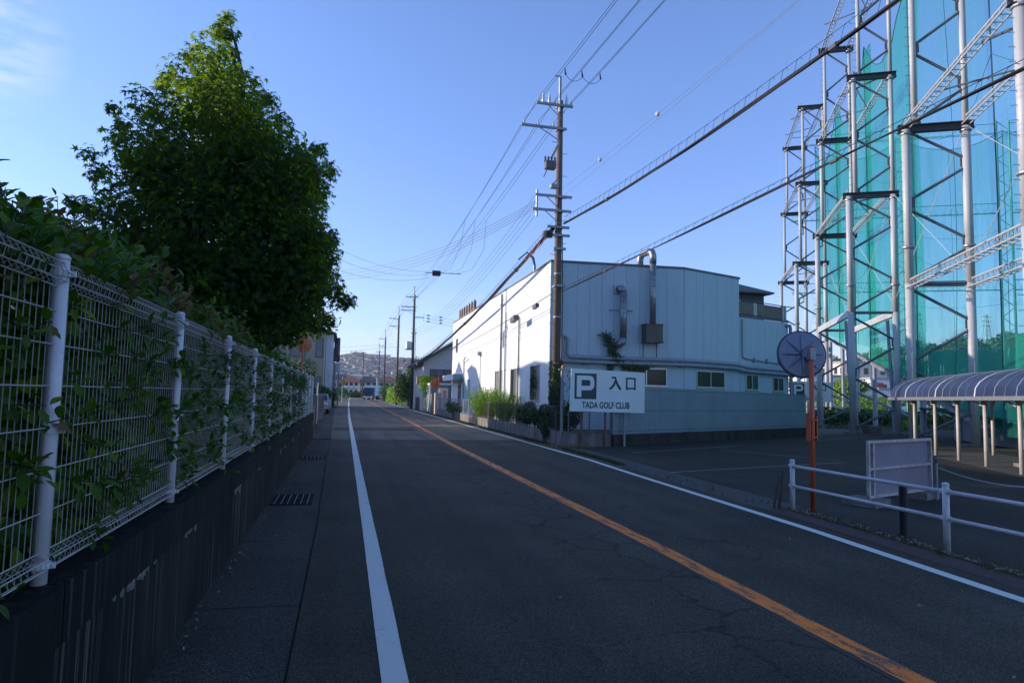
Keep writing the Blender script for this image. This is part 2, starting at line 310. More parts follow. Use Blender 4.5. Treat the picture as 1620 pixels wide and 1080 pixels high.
# ------------------------------------------------------------------ mesh helpers
class MB:
    def __init__(s): s.v = []; s.f = []; s.mi = []; s.cur = 0
    def add(s, vs, fs):
        o = len(s.v); s.v += [tuple(v) for v in vs]; s.f += [tuple(i + o for i in f) for f in fs]; s.mi += [s.cur] * len(fs)
    def box(s, x0, x1, y0, y1, z0, z1):
        s.add([(x0,y0,z0),(x1,y0,z0),(x1,y1,z0),(x0,y1,z0),(x0,y0,z1),(x1,y0,z1),(x1,y1,z1),(x0,y1,z1)],
              [(0,3,2,1),(4,5,6,7),(0,1,5,4),(1,2,6,5),(2,3,7,6),(3,0,4,7)])
    def obox(s, fr, u0, u1, n0, n1, z0, z1):
        (ox, oy), (ux, uy), (nx, ny) = fr
        P = lambda u, n, z: (ox + ux*u + nx*n, oy + uy*u + ny*n, z)
        s.add([P(u0,n0,z0),P(u1,n0,z0),P(u1,n1,z0),P(u0,n1,z0),P(u0,n0,z1),P(u1,n0,z1),P(u1,n1,z1),P(u0,n1,z1)],
              [(0,3,2,1),(4,5,6,7),(0,1,5,4),(1,2,6,5),(2,3,7,6),(3,0,4,7)])
    def beam(s, a, b, w, h, up=(0,0,1)):
        a = Vector(a); b = Vector(b); d = (b - a).normalized(); up = Vector(up)
        sd_ = d.cross(up)
        if sd_.length < 1e-3: sd_ = d.cross(Vector((1,0,0)))
        sd_.normalize(); uu = sd_.cross(d); q = [(-w/2,-h/2),(w/2,-h/2),(w/2,h/2),(-w/2,h/2)]
        s.add([a + sd_*x + uu*y for x, y in q] + [b + sd_*x + uu*y for x, y in q],
              [(0,1,2,3),(7,6,5,4),(0,4,5,1),(1,5,6,2),(2,6,7,3),(3,7,4,0)])
    def tube(s, pts, r, n=8, caps=True, r1=None):
        pts = [Vector(p) for p in pts]; k = len(pts)
        rs = r if isinstance(r, (list, tuple)) else [r + ((r1 if r1 is not None else r) - r) * i / max(1, k-1) for i in range(k)]
        vs = []; prev = None
        for i, p in enumerate(pts):
            d = (pts[min(i+1, k-1)] - pts[max(i-1, 0)]).normalized()
            if prev is None:
                a = d.cross(Vector((0,0,1)))
                if a.length < 0.05: a = d.cross(Vector((0,1,0)))
            else: a = prev - d * prev.dot(d)
            a.normalize(); prev = a; b = d.cross(a)
            for j in range(n):
                t = 2*PI*j/n; vs.append(p + (a*math.cos(t) + b*math.sin(t)) * rs[i])
        fs = [(i*n+j, i*n+(j+1)%n, (i+1)*n+(j+1)%n, (i+1)*n+j) for i in range(k-1) for j in range(n)]
        if caps: fs += [tuple(range(n-1,-1,-1)), tuple((k-1)*n+j for j in range(n))]
        s.add(vs, fs)
    def prism(s, poly, z0, z1):
        n = len(poly); s.add([(x,y,z0) for x,y in poly] + [(x,y,z1) for x,y in poly],
            [tuple(range(n-1,-1,-1)), tuple(range(n,2*n))] + [(i,(i+1)%n,n+(i+1)%n,n+i) for i in range(n)])
    def extr(s, pts, d):
        """closed 3D polygon extruded along d"""
        n = len(pts); d = Vector(d); pts = [Vector(p) for p in pts]
        s.add(pts + [p + d for p in pts], [tuple(range(n-1,-1,-1)), tuple(range(n,2*n))] + [(i,(i+1)%n,n+(i+1)%n,n+i) for i in range(n)])
    def lathe(s, c, prof, n=16, axis=(0,0,1)):
        ax = Vector(axis).normalized(); a = ax.cross(Vector((0,0,1)))
        if a.length < 0.05: a = Vector((1,0,0))
        a.normalize(); b = ax.cross(a); c = Vector(c); vs = []; k = len(prof)
        for (r, h) in prof:
            for j in range(n):
                t = 2*PI*j/n; vs.append(c + ax*h + (a*math.cos(t) + b*math.sin(t))*r)
        s.add(vs, [(i*n+j, i*n+(j+1)%n, (i+1)*n+(j+1)%n, (i+1)*n+j) for i in range(k-1) for j in range(n)] + [tuple(range(n-1,-1,-1)), tuple((k-1)*n+j for j in range(n))])
    def mesh(s, name, mats, off=(0,0,0), smooth=False):
        me = bpy.data.meshes.new(name); o = off
        me.from_pydata([(v[0]-o[0], v[1]-o[1], v[2]-o[2]) for v in s.v], [], s.f)
        for mt in (mats if isinstance(mats, (list, tuple)) else [mats]): me.materials.append(mt)
        if isinstance(mats, (list, tuple)) and len(mats) > 1: me.polygons.foreach_set('material_index', s.mi)
        if smooth: me.shade_smooth() if hasattr(me, 'shade_smooth') else None
        me.update(); return me

def wloc(o):
    v = Vector((0,0,0))
    while o: v += o.location; o = o.parent
    return v
def thing(name, label, cat, loc=(0,0,0), group=None, rz=0):
    o = bpy.data.objects.new(name, None); o.empty_display_size = 0.2; C.objects.link(o); o.location = loc; o.rotation_euler = (0,0,rz)
    o['label'] = label; o['category'] = cat
    if group: o['group'] = group
    return o
def part(name, mb, mt, parent, label=None, kind=None, smooth=False, local=False):
    """link a part; geometry is given in world coordinates unless local=True"""
    if isinstance(mb, MB):
        me = mb.mesh(name, mt, (0,0,0) if local else wloc(parent), smooth)
    else: me = mb
    o = bpy.data.objects.new(name, me); C.objects.link(o); o.parent = parent
    if label: o['label'] = label
    if kind: o['kind'] = kind
    return o
def solo(name, mb, mt, label, cat, loc=(0,0,0), group=None, kind=None, smooth=False):
    me = mb.mesh(name, mt, loc, smooth) if isinstance(mb, MB) else mb
    o = bpy.data.objects.new(name, me); C.objects.link(o); o.location = loc
    if label: o['label'] = label
    if cat: o['category'] = cat
    if group: o['group'] = group
    if kind: o['kind'] = kind
    return o
def struct(name, mb, mt, kind='structure'):
    o = bpy.data.objects.new(name, mb.mesh(name, mt) if isinstance(mb, MB) else mb); C.objects.link(o); o['kind'] = kind; return o
def kids(o): return [c for c in bpy.data.objects if c.parent == o]
def copy_tree(o, parent=None, table=None):
    if table is None:
        table = {}
        for c in bpy.data.objects:
            if c.parent: table.setdefault(c.parent.name, []).append(c)
    c = o.copy(); C.objects.link(c)
    if parent: c.parent = parent
    for ch in table.get(o.name, []): copy_tree(ch, c, table)
    return c
def seg(a, b):
    """frame along a plan segment: origin, unit along, normal to the right-hand side turned towards the camera"""
    dx, dy = b[0]-a[0], b[1]-a[1]; L = math.hypot(dx, dy); ux, uy = dx/L, dy/L; nx, ny = uy, -ux
    return ((a[0], a[1]), (ux, uy), (nx, ny)), L
def on(fr, u, n, z):
    (ox, oy), (ux, uy), (nx, ny) = fr; return (ox + ux*u + nx*n, oy + uy*u + ny*n, z)

# numpy leaf clouds ---------------------------------------------------------
def star_leaf():
    pts = [(0, -0.30)]
    angs = [-128, -58, 0, 58, 128]; lens = [0.36, 0.50, 0.58, 0.50, 0.36]
    out = []
    for i, a in enumerate(angs):
        t = R(a); out.append((math.sin(t)*lens[i], math.cos(t)*lens[i], -0.10 - 0.05*(i != 2)))
        if i < 4:
            t2 = R((angs[i]+angs[i+1])/2); out.append((math.sin(t2)*0.17, math.cos(t2)*0.17, 0.0))
    v = [(0,-0.12,0)] + out + [(0.0,-0.13,0.0)]
    f = [(0, i, i+1) for i in range(1, len(out))] 
    return np.array(v, float), f
def oval_leaf(w=0.24):
    v = [(0,-0.5,0),(-w*0.85,-0.18,0.07),(-w,0.08,0.08),(-w*0.55,0.34,0.03),(0,0.52,-0.08),(w*0.55,0.34,0.03),(w,0.08,0.08),(w*0.85,-0.18,0.07),(0,-0.1,0),(0,0.2,-0.01)]
    f = [(0,8,1),(1,8,9,2),(2,9,3),(3,9,4),(0,7,8),(7,6,9,8),(6,5,9),(5,4,9)]
    return np.array(v, float), f
def quad_leaf(w=0.25):
    v = [(0,-0.5,0),(-w,0,0.06),(0,0.5,0),(w,0,0.06)]
    return np.array(v, float), [(0,3,2,1)]
def blade_leaf(w=0.06):
    v = [(-w,-0.5,0),(w,-0.5,0),(w*0.7,0.1,0.06),(0,0.5,-0.08),(-w*0.7,0.1,0.06)]
    return np.array(v, float), [(0,1,2,4),(4,2,3)]
def orient(n, up, droop):
    """random rotation matrices; leaf +Y points outward/down, +Z roughly along 'up'"""
    z = up + rng.normal(0, 0.45, (n, 3)); z /= np.linalg.norm(z, axis=1)[:, None]
    y = droop + rng.normal(0, 0.55, (n, 3)); y -= z * (y*z).sum(1)[:, None]; y /= np.linalg.norm(y, axis=1)[:, None] + 1e-9
    x = np.cross(y, z); return np.stack([x, y, z], axis=2)
def cloud(name, P, size, tmpl, mt, up=None, droop=None, off=(0,0,0)):
    V, F = tmpl; n = len(P); P = np.asarray(P, float)
    if up is None: up = np.tile([0,0,1.0], (n,1))
    if droop is None: droop = rng.normal(0, 1, (n, 3))
    Rm = orient(n, up, droop); sz = size * rng.uniform(0.7, 1.25, n)
    W = np.einsum('nij,vj->nvi', Rm, V) * sz[:, None, None] + P[:, None, :] - np.array(off)
    k = len(V); vs = W.reshape(-1, 3)
    lens = np.array([len(f) for f in F]); flat = np.concatenate([np.array(f) for f in F])
    loops = (flat[None, :] + (np.arange(n)*k)[:, None]).ravel()
    totals = np.tile(lens, n); starts = np.concatenate([[0], np.cumsum(totals)[:-1]])
    me = bpy.data.meshes.new(name); me.vertices.add(len(vs)); me.vertices.foreach_set('co', vs.ravel())
    me.loops.add(len(loops)); me.loops.foreach_set('vertex_index', loops.astype(np.int32))
    me.polygons.add(len(totals)); me.polygons.foreach_set('loop_start', starts.astype(np.int32)); me.polygons.foreach_set('loop_total', totals.astype(np.int32))
    me.update(calc_edges=True); me.validate(); me.materials.append(mt); return me
def blob_points(c, r, n, shell=0.55):
    d = rng.normal(0, 1, (n, 3)); d /= np.linalg.norm(d, axis=1)[:, None]
    q = (shell + (1-shell) * rng.random(n)) ** 0.7
    return np.array(c) + d * (np.array(r) * q[:, None]), d
def text_mb(s, size, fr3, mt, depth=0.004, bold=0.0, sx=1.0, align='LEFT', name='lettering', parent=None):
    """flat lettering; fr3 = (origin, right, up, normal)"""
    cu = bpy.data.curves.new(name, 'FONT'); cu.body = s; cu.size = size; cu.extrude = depth/2; cu.offset = bold; cu.align_x = align
    o = bpy.data.objects.new(name, cu); C.objects.link(o)
    dg = bpy.context.evaluated_depsgraph_get(); me = bpy.data.meshes.new_from_object(o.evaluated_get(dg))
    bpy.data.objects.remove(o)
    og, rt, up, nm = [Vector(a) for a in fr3]
    mt4 = Matrix.Identity(4)
    for i in range(3): mt4[i][0] = rt[i]*sx; mt4[i][1] = up[i]; mt4[i][2] = nm[i]; mt4[i][3] = og[i]
    if parent is not None: mt4 = Matrix.Translation(-wloc(parent)) @ mt4
    me.transform(mt4); me.materials.clear(); me.materials.append(mt)
    ob = bpy.data.objects.new(name, me); C.objects.link(ob); ob.parent = parent; return ob

def interp(tab, y):
    if y <= tab[0][0]: return tab[0][1]
    for (a, b), (c, d) in zip(tab, tab[1:]):
        if y <= c: return b + (d-b)*(y-a)/(c-a)
    return tab[-1][1]
LL = [(-30, .33), (46, .36), (77, .5), (123, .8), (300, 2.5), (420, 3.2)]
OC = [(-30, 3.26), (3.6, 3.355), (7, 3.42), (21, 3.46), (47, 3.85), (77, 4.1), (123, 4.3), (300, 6.0), (420, 6.8)]
RL = [(-30, 5.1), (4.7, 5.62), (7.7, 5.86), (13.8, 6.10), (17, 6.28), (27, 6.34), (45, 6.42), (64, 6.5), (123, 7.1), (300, 9.0), (420, 10)]
GL = [(-30, -.22), (9, -.26), (15, -.33), (39, -.52), (60, -.8), (123, -.9), (300, .8), (420, 1.5)]
GR = [(y, x + (0.32 if y > 9.5 else 0.30)) for y, x in RL]
def strip(mb, ta, tb, y0, y1, z, step=2.0, wobble=0.0):
    n = max(1, int((y1-y0)/step)); ys = [y0 + (y1-y0)*i/n for i in range(n+1)]
    fa = ta if callable(ta) else (lambda y: interp(ta, y)); fb = tb if callable(tb) else (lambda y: interp(tb, y))
    vs = []
    for y in ys:
        vs += [(fa(y) + random.uniform(-wobble, wobble), y, z), (fb(y) + random.uniform(-wobble, wobble), y, z)]
    mb.add(vs, [(2*i, 2*i+1, 2*i+3, 2*i+2) for i in range(n)])

# ================================================================== SETTING
# ground: one sheet to the horizon
g = MB(); g.add([(-4000,-1500,-0.03),(4000,-1500,-0.03),(4000,6000,-0.03),(-4000,6000,-0.03)], [(0,1,2,3)]); struct('ground', g, M['ground'])
r = MB(); strip(r, GL, GR, -30, 24.6, 0.0, 2.6); struct('road', r, M['asphalt'])
r = MB(); strip(r, GL, GR, 24.6, 420, 0.0, 3.0); struct('older_road', r, M['asphalt_old'])
r = MB(); strip(r, lambda y: interp(GL, y) + .1, lambda y: 3.2, 30.2, 32.6, 0.003, .4, .02); struct('road_patch', r, M['asphalt'])
r = MB(); strip(r, lambda y: -1.05 - (0.25 if y > 26 else 0), lambda y: interp(GL, y) - 0.018, -30, 120, -0.002, 3.0); struct('gutter_pavement', r, M['gutterc'])
r = MB(); strip(r, lambda y: interp(LL, y) - .075, lambda y: interp(LL, y) + .075, -30, 400, 0.004, 0.5, 0.003); struct('white_edge_line', r, M['white_line'])
r = MB(); strip(r, lambda y: interp(RL, y) - .07, lambda y: interp(RL, y) + .07, -30, 400, 0.004, 0.5, 0.002); struct('white_edge_line_right', r, M['white_line'])
r = MB(); strip(r, lambda y: interp(OC, y) - .095, lambda y: interp(OC, y) + .095, -30, 48, 0.004, 0.4, 0.006)
y = 50
while y < 300: strip(r, lambda t: interp(OC, t) - .08, lambda t: interp(OC, t) + .08, y, y + 40, 0.004, 2); y += 42
struct('orange_centre_line', r, M['orange_line'])
# worn second skin of older paint left of the centre line
r = MB(); strip(r, lambda y: interp(OC, y) - .145, lambda y: interp(OC, y) - .10, -10, 34, 0.003, 0.4, 0.01); struct('old_tar_seam', r, M['black'])
# right-hand kerb strips
r = MB(); strip(r, lambda y: interp(GR, y), lambda y: interp(GR, y) + .34, -30, 9.3, 0.002, 1.0, 0.01); struct('brown_edge_strip', r, M['brickdirt'])
r = MB(); strip(r, lambda y: interp(GR, y) + .0, lambda y: interp(GR, y) + (0.75 if y < 21 else 0.3), 9.3, 21.5, 0.001, 0.8, 0.015); struct('driveway_apron', r, M['apron'])
r = MB(); strip(r, lambda y: interp(GR, y), lambda y: 8.4, 21.5, 60, 0.0, 1.0, 0.02); struct('verge', r, M['soil'])
r = MB(); strip(r, lambda y: 7.0, lambda y: 8.4, 56, 64, 0.006, 1.0); struct('gateway_pavement', r, M['apron'])
# car park
def lot_left(y): return interp(GR, y) + (0.345 if y < 9.3 else (0.76 if y < 21 else 0.31))
r = MB()
F0 = (8.78, 21.64); F1 = (21.67, 28.82)
poly = [(lot_left(-30), -30), (lot_left(5), 5), (lot_left(9.28), 9.28), (lot_left(9.31), 9.31), (lot_left(14), 14), (lot_left(21), 21.0), (8.4, 21.45), F0, F1, (30, 33.5), (36, 60), (52, 52), (60, -30)]
r.add([(x, y, -0.001) for x, y in poly], [tuple(range(len(poly)))]); struct('car_park', r, M['lot'])
def pline(a, b, wd, z, name):
    q = MB(); fr, L = seg(a, b); vs = []
    n = max(1, int(L/0.5))
    for i in range(n+1):
        for s_ in (-wd/2, wd/2): vs.append(on(fr, L*i/n, s_, z))
    q.add(vs, [(2*i, 2*i+1, 2*i+3, 2*i+2) for i in range(n)]); struct(name, q, M['lot_line'])
for a, b in (((7.11,14.1),(13.46,16.19)), ((8.43,19.17),(14.34,22.44)), ((11.96,20.15),(13.69,16.72)), ((19.19,25.12),(23.27,27.55)), ((13.6,11.2),(19.2,13.0)), ((22.2,24.6),(24.4,19.6))):
    pline(a, b, 0.06, 0.004, 'bay_line')

# distant terrain --------------------------------------------------------
def terrain(name, f, x0, x1, y0, y1, nx, ny, mt):
    q = MB(); vs = []
    for j in range(ny+1):
        for i in range(nx+1):
            x = x0 + (x1-x0)*i/nx; y = y0 + (y1-y0)*j/ny; vs.append((x, y, f(x, y)))
    q.add(vs, [(j*(nx+1)+i, j*(nx+1)+i+1, (j+1)*(nx+1)+i+1, (j+1)*(nx+1)+i) for j in range(ny) for i in range(nx)])
    return struct(name, q, mt)
def sst(a, b, t): t = max(0, min(1, (t-a)/(b-a))); return t*t*(3-2*t)
def town_h(x, y):
    x /= 1.6; y /= 1.6
    base = 34 * sst(420, 980, y) + 8*sst(420, 700, y)
    ridge = 6 * math.exp(-((x-12)/70)**2) + 3*math.sin(x/31.0) + 2*math.sin(x/13.0+1)
    edge = sst(-260, -120, x) * (1 - 0.25*sst(250, 420, x))
    return (-2 + (base + ridge*sst(700, 980, y)) * edge)*1.6
terrain('town_hill', town_h, -416, 832, 640, 1900, 60, 40, M['hill'])
def wood_h(x, y):
    a = math.degrees(math.atan2(x, y)); d = math.hypot(x, y)
    pk = interp([(24, 0), (30, 1.8), (36, 2.4), (40, 3.2), (42.4, 3.9), (46.4, 4.4), (50.7, 4.7), (60, 5.2), (80, 4.5)], a) + 0.25*math.sin(a*2.3) + 0.12*math.sin(a*7.1)
    return -4 + (math.tan(R(pk))*520 + 2) * sst(330, 520, d)
terrain('wooded_hill', wood_h, 120, 760, -60, 640, 64, 64, M['hill'])

# ================================================================== FAR TOWN
def town_house(kind):
    q = MB(); w_, d_, h_ = [(9,8,5.5),(8,10,6),(11,8,5.8),(7,8,6.4),(12,9,7.5)][kind % 5]; ov = 0.6
    q.cur = 0; q.box(-w_/2, w_/2, -d_/2, d_/2, -3, h_)
    q.cur = 1
    if kind % 5 == 4: q.box(-w_/2-.2, w_/2+.2, -d_/2-.2, d_/2+.2, h_, h_+.5)
    elif kind % 2:
        rz = h_ + 2.0; q.add([(-w_/2-ov,-d_/2-ov,h_-.1),(w_/2+ov,-d_/2-ov,h_-.1),(w_/2+ov,d_/2+ov,h_-.1),(-w_/2-ov,d_/2+ov,h_-.1),(-w_/4,0,rz),(w_/4,0,rz)],
            [(0,1,5,4),(2,3,4,5),(1,2,5),(3,0,4),(3,2,1,0)])
    else:
        rz = h_ + 2.1; q.add([(-w_/2-ov,-d_/2-ov,h_-.1),(w_/2+ov,-d_/2-ov,h_-.1),(w_/2+ov,d_/2+ov,h_-.1),(-w_/2-ov,d_/2+ov,h_-.1),(-w_/2-ov,0,rz),(w_/2+ov,0,rz)],
            [(0,1,5,4),(2,3,4,5),(1,2,5),(3,0,4),(3,2,1,0)])
    q.cur = 2
    for zz in (1.0, 3.7):
        for k in (-.28, .1):
            q.box(w_*k, w_*k + 1.7, -d_/2-.06, -d_/2, zz, zz+1.3); q.box(w_/2, w_/2+.06, d_*k, d_*k+1.4, zz, zz+1.3); q.box(-w_/2-.06, -w_/2, d_*k, d_*k+1.4, zz, zz+1.3)
    return q
HM = []
for k in range(15):
    HM.append(town_house(k).mesh('hillside_house', [TW[k % 5], TR[(k*2+1) % 5], M['winglass']]))
spots = []
tries = 0
while len(spots) < 2000 and tries < 26000:
    tries += 1
    y = random.uniform(640, 1580); a = random.uniform(-5, 13); x = math.tan(R(a))*y
    if all((x-p[0])**2 + (y-p[1])**2 > 150 for p in spots): spots.append((x, y))
spots.sort(key=lambda p: p[1] + (0 if -3 < math.degrees(math.atan2(p[0], p[1])) < 9 else 5000))
wl = ['white walled', 'tan walled', 'brown walled', 'grey walled', 'pale flat roofed']
rest = MB()
for i, (x, y) in enumerate(spots):
    if i < 290:
        k = random.randrange(15); o = bpy.data.objects.new('hillside_house', HM[k]); C.objects.link(o)
        o.location = (x, y, town_h(x, y)); o.rotation_euler = (0, 0, random.choice((0, PI/2)) + random.uniform(-.35, .35)); s_ = random.uniform(.8, 1.2); o.scale = (s_, s_, s_)
        o['label'] = 'small %s house among the crowded houses on the far hillside' % wl[k % 5]; o['category'] = 'house'; o['group'] = 'houses on the far hillside, %s' % wl[k % 5]
    else:
        k = random.randrange(5); q = town_house(k); rz = random.uniform(0, PI)
        for v in q.v: pass
        cs, sn = math.cos(rz), math.sin(rz); z0 = town_h(x, y)
        rest.cur = 0; o_ = len(rest.v); rest.v += [(v[0]*cs - v[1]*sn + x, v[0]*sn + v[1]*cs + y, v[2] + z0) for v in q.v]
        rest.f += [tuple(j+o_ for j in f) for f in q.f]; rest.mi += [(0 if mi == 0 else 1 if mi == 1 else 2) if k % 2 else (3 if mi == 0 else 4 if mi == 1 else 2) for mi in q.mi]
o = struct('distant_houses', rest.mesh('distant_houses', [TW[0], TR[0], M['winglass'], TW[2], TR[2]]), None, 'stuff'); o['label'] = 'mass of small houses covering the rest of the far hillside'
# trees between the far houses and along the ridge
P = []
for i in range(900):
    y = random.uniform(660, 1600); a = random.uniform(-5, 13); x = math.tan(R(a))*y
    rr = random.uniform(3, 7); P.append((x, y, town_h(x, y) + rr*.5, rr))
for i in range(620):
    a = random.uniform(-5, 13); y = random.uniform(1575, 1660); x = math.tan(R(a))*y
    lift = 15*math.exp(-((a-1.0)/1.3)**2) - 8; rr = random.uniform(5, 10); P.append((x, y, town_h(x, y) + rr*.4 + lift, rr))
pts = []
for x, y, z, rr in P:
    q, d = blob_points((x, y, z), (rr, rr, rr*.8), 26, .4); pts.append(q)
pts = np.concatenate(pts); me = cloud('hillside_trees', pts, 3.4, quad_leaf(.42), M['forest'])
o = struct('hillside_trees', me, None, 'stuff'); o['label'] = 'patches of dark trees between the far houses and along the ridge'
# long pale building on the ridge
zr = town_h(70, 1530); t = thing('ridge_building', 'long white building just below the wooded top of the far hill', 'building', (70, 1530, zr))
q = MB(); q.box(44, 96, 1530, 1545, zr-8, zr+12); q.box(96.02, 130, 1531, 1544, zr-8, zr+7); part('wall', q, M['white'], t)
for i in range(15):
    for zz in (2.0, 6.5):
        q = MB(); q.box(46+i*3.3, 48+i*3.3, 1529.8, 1529.98, zr+zz, zr+zz+2); part('window', q, M['winglass'], t)
q = MB(); q.box(43.6, 96.4, 1529.6, 1545.4, zr+12, zr+12.8); part('roof', q, M['grey'], t)

# wooded hills behind the range
pts = []
for i in range(8000):
    a = random.uniform(30, 56); d = random.uniform(360, 660); x = d*math.sin(R(a)); y = d*math.cos(R(a))
    rr = random.uniform(2.2, 4.6); q, dd = blob_points((x, y, wood_h(x, y) + rr*.35), (rr, rr, rr*.8), 16, .5); pts.append(q)
me = cloud('forest', np.concatenate(pts), 1.9, quad_leaf(.45), M['forest'])
o = struct('forest', me, None, 'stuff'); o['label'] = 'dense green forest covering the hill behind the driving range'

# ================================================================== LEFT: WALL, MESH FENCE, HEDGE, TREE
WX = -1.02; WT = 0.88
t = thing('retaining_wall', 'dark stained concrete retaining wall with pale lime streaks under the white mesh fence', 'wall', (WX, 10, 0))
y = -7.0
while y < 25:
    y1 = y + 2.0
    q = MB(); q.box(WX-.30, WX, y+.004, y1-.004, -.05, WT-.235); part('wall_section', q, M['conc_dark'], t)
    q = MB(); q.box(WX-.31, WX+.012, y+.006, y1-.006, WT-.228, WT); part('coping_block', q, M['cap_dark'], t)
    y = y1
# lime crust hanging from the joint below the coping
q = MB()
for i in range(60):
    yy = random.choice((3.9, 4.1, 5.2, 7.4, 7.6, 9.3, 12.4, 13, 15.2, 17, 19)) + random.gauss(0, .13); L = random.uniform(.01, .07)*(1.3 if random.random() < .3 else .6)
    z = WT - .232; wd_ = random.uniform(.003, .010)
    q.extr([(WX+.013, yy-wd_, z+.006), (WX+.013, yy+wd_, z+.008), (WX+.0005+.012, yy+wd_*.3, z-L)], (-.012, 0, 0))
part('lime_crust', q, M['lime'], t, kind='stuff')

FX = -1.10; FY = [1.0 + 2.0*i for i in range(13)]
tf = thing('mesh_fence', 'long white welded mesh fence on the retaining wall, climbed by hedge leaves', 'fence', (FX, 10, WT))
def fence_post_mb():
    q = MB(); q.tube([(0,0,0),(0,0,1.245)], .0295, 14); q.lathe((0,0,1.245), [(.0315,0),(.0315,.01),(.022,.020),(.004,.024)], 14)
    for z in (.02, .62): pass
    return q
def clamp_mb():
    q = MB(); q.lathe((0,0,0), [(.0325,-.012),(.039,-.012),(.039,.012),(.0325,.012)], 14); q.box(.036,.054,-.005,.005,-.011,.011); q.tube([(.047,-.012,0),(.047,.012,0)], .004, 6); return q
pm = fence_post_mb().mesh('fence_post', M['white_metal'], smooth=True); cm = clamp_mb().mesh('clamp', M['white_metal'])
fm = MB(); fm.lathe((0,0,0), [(.04,0),(.04,.012),(.033,.014)], 12); fm = fm.mesh('post_foot', M['cap_dark'])
for y in FY + [-1.0]:
    o = part('fence_post', pm, None, tf); o.location = (0, y-10, 0)
    for z in (.07, .58, 1.19):
        c = part('clamp', cm, None, o); c.location = (0, 0, z)
def panel_mb(step=.05):
    q = MB(); n = int(1.92/step)
    for i in range(n+1):
        y = .04 + 1.92*i/n
        pts = [(0,y,.115),(-.02,y,.075),(.0,y,.045),(.038,y,.06),(.036,y,.095),(0,y,.12),(0,y,1.135),(.034,y,1.155),(.042,y,1.19),(.02,y,1.228),(-.016,y,1.218),(-.02,y,1.18),(-.002,y,1.145)]
        q.tube(pts, .0021, 3, False)
    for z in (.12, .27, .43, .59, .75, .91, 1.04, 1.135): q.tube([(.004,.02,z),(.004,1.98,z)], .0028, 4, False)
    for x, z in ((.039,.062),(.036,.095),(.0,.044),(-.02,.075),(.034,1.155),(.043,1.19),(.02,1.229),(-.017,1.218),(-.021,1.18)): q.tube([(x,.02,z),(x,1.98,z)], .0026, 4, False)
    return q.mesh('wire_panel', M['wire'])
pn = panel_mb()
for y in [-1.0] + FY[:-1]:
    o = part('wire_panel', pn, None, tf); o.location = (0, y-10, 0)

for y in (19.0, 21.0, 23.0):
    q = MB(); q.box(FX-.035, FX-.025, y+.04, y+1.96, WT+.06, WT+1.17); part('white_panel', q, M['white_metal'], tf)
# hedge --------------------------------------------------------------------
th = thing('hedge', 'dense evergreen hedge with glossy leaves spilling through and over the mesh fence', 'hedge', (-1.9, 11, WT-.1))
hb = MB(); hb.box(-3.4, FX-.25, -3, 20.5, -.03, WT-.1); struct('garden_bed', hb, M['soil'])
def hedge_top(y):
    return interp([(0, 2.50), (4, 2.54), (6.5, 2.55), (9, 2.46), (12, 2.34), (16, 2.22), (25, 2.18)], y) + .06*math.sin(y*1.7) + .05*math.sin(y*4.1+1)
n1 = 42000; ys = -1 + 20.6*rng.random(n1)**1.15
pp = []
for y in ys:
    zt = hedge_top(y); u = rng.random()
    if u < .58: x = -1.15 - abs(rng.normal(0, .13)); z = WT + .0 + (2.2-WT)*rng.random()**.85
    elif u < .93: x = -1.2 - 1.1*rng.random(); z = zt - abs(rng.normal(0, .12)) - .55*abs(x+1.75)*(x > -1.75) - .15*abs(x+1.75)
    else: x = -1.2 - 1.0*rng.random(); z = WT + (zt-WT)*rng.random()
    pp.append((x, y, z))
pp = np.array(pp)
me = cloud('foliage', pp, .100, oval_leaf(.27), M['hedge'], up=np.tile([.55,-.25,.6],(n1,1)), droop=np.tile([.5,-.2,-.3],(n1,1)), off=wloc(th)); part('foliage', me, None, th, kind='stuff')
# dark heart of the hedge: dead twigs and shaded leaves
n2 = 6000; pc = np.stack([-1.5 - .8*rng.random(n2), -1 + 20.6*rng.random(n2), WT + 1.05*rng.random(n2)], 1)
me = cloud('inner_foliage', pc, .17, quad_leaf(.4), M['hedge'], off=wloc(th)); part('inner_foliage', me, None, th, kind='stuff')
q = MB()
for i in range(330):
    y = random.uniform(-1, 19.5); x = -1.6 + random.uniform(-.3, .2); z = WT-.1; p = [(x, y, z)]
    for k in range(4): x += random.uniform(-.12, .14); y += random.uniform(-.12, .12); z += .33; p.append((x, y, z))
    q.tube(p, .009, 4, False, r1=.003)
part('twigs', q, M['bark'], th, kind='stuff')
# sprigs: leaves in whorls along upright shoots on top, some bronze; and trailing shoots through the mesh
lm = {}
V_, F_ = oval_leaf(.28)
def leaf_mesh(nm, mt):
    me = bpy.data.meshes.new(nm); me.from_pydata([tuple(v) for v in V_], [], F_); me.materials.append(mt); return me
LG = [leaf_mesh('leaf', M['hedge']), leaf_mesh('leaf', M['hedgered'])]
def sprig(mb_list, base, d, L, nl, size):
    d = Vector(d).normalized(); res = []
    for k in range(nl):
        f = (k+1)/nl; p = Vector(base) + d*L*f + Vector((0,0,-.04*f*f*L)); a = k*2.4 + random.random()
        s1 = d.cross(Vector((.3,.1,1))).normalized(); s2 = d.cross(s1)
        y_ = (d*.7 + s1*math.cos(a) + s2*math.sin(a)).normalized(); z_ = (Vector((.2,-.3,1)) - y_*Vector((.2,-.3,1)).dot(y_)).normalized()
        res.append((p + y_*size*.5, y_, z_, size*random.uniform(.75, 1.15)*(1 - .25*f)))
    return res
single = []; many = []; manyr = []
tw = MB()
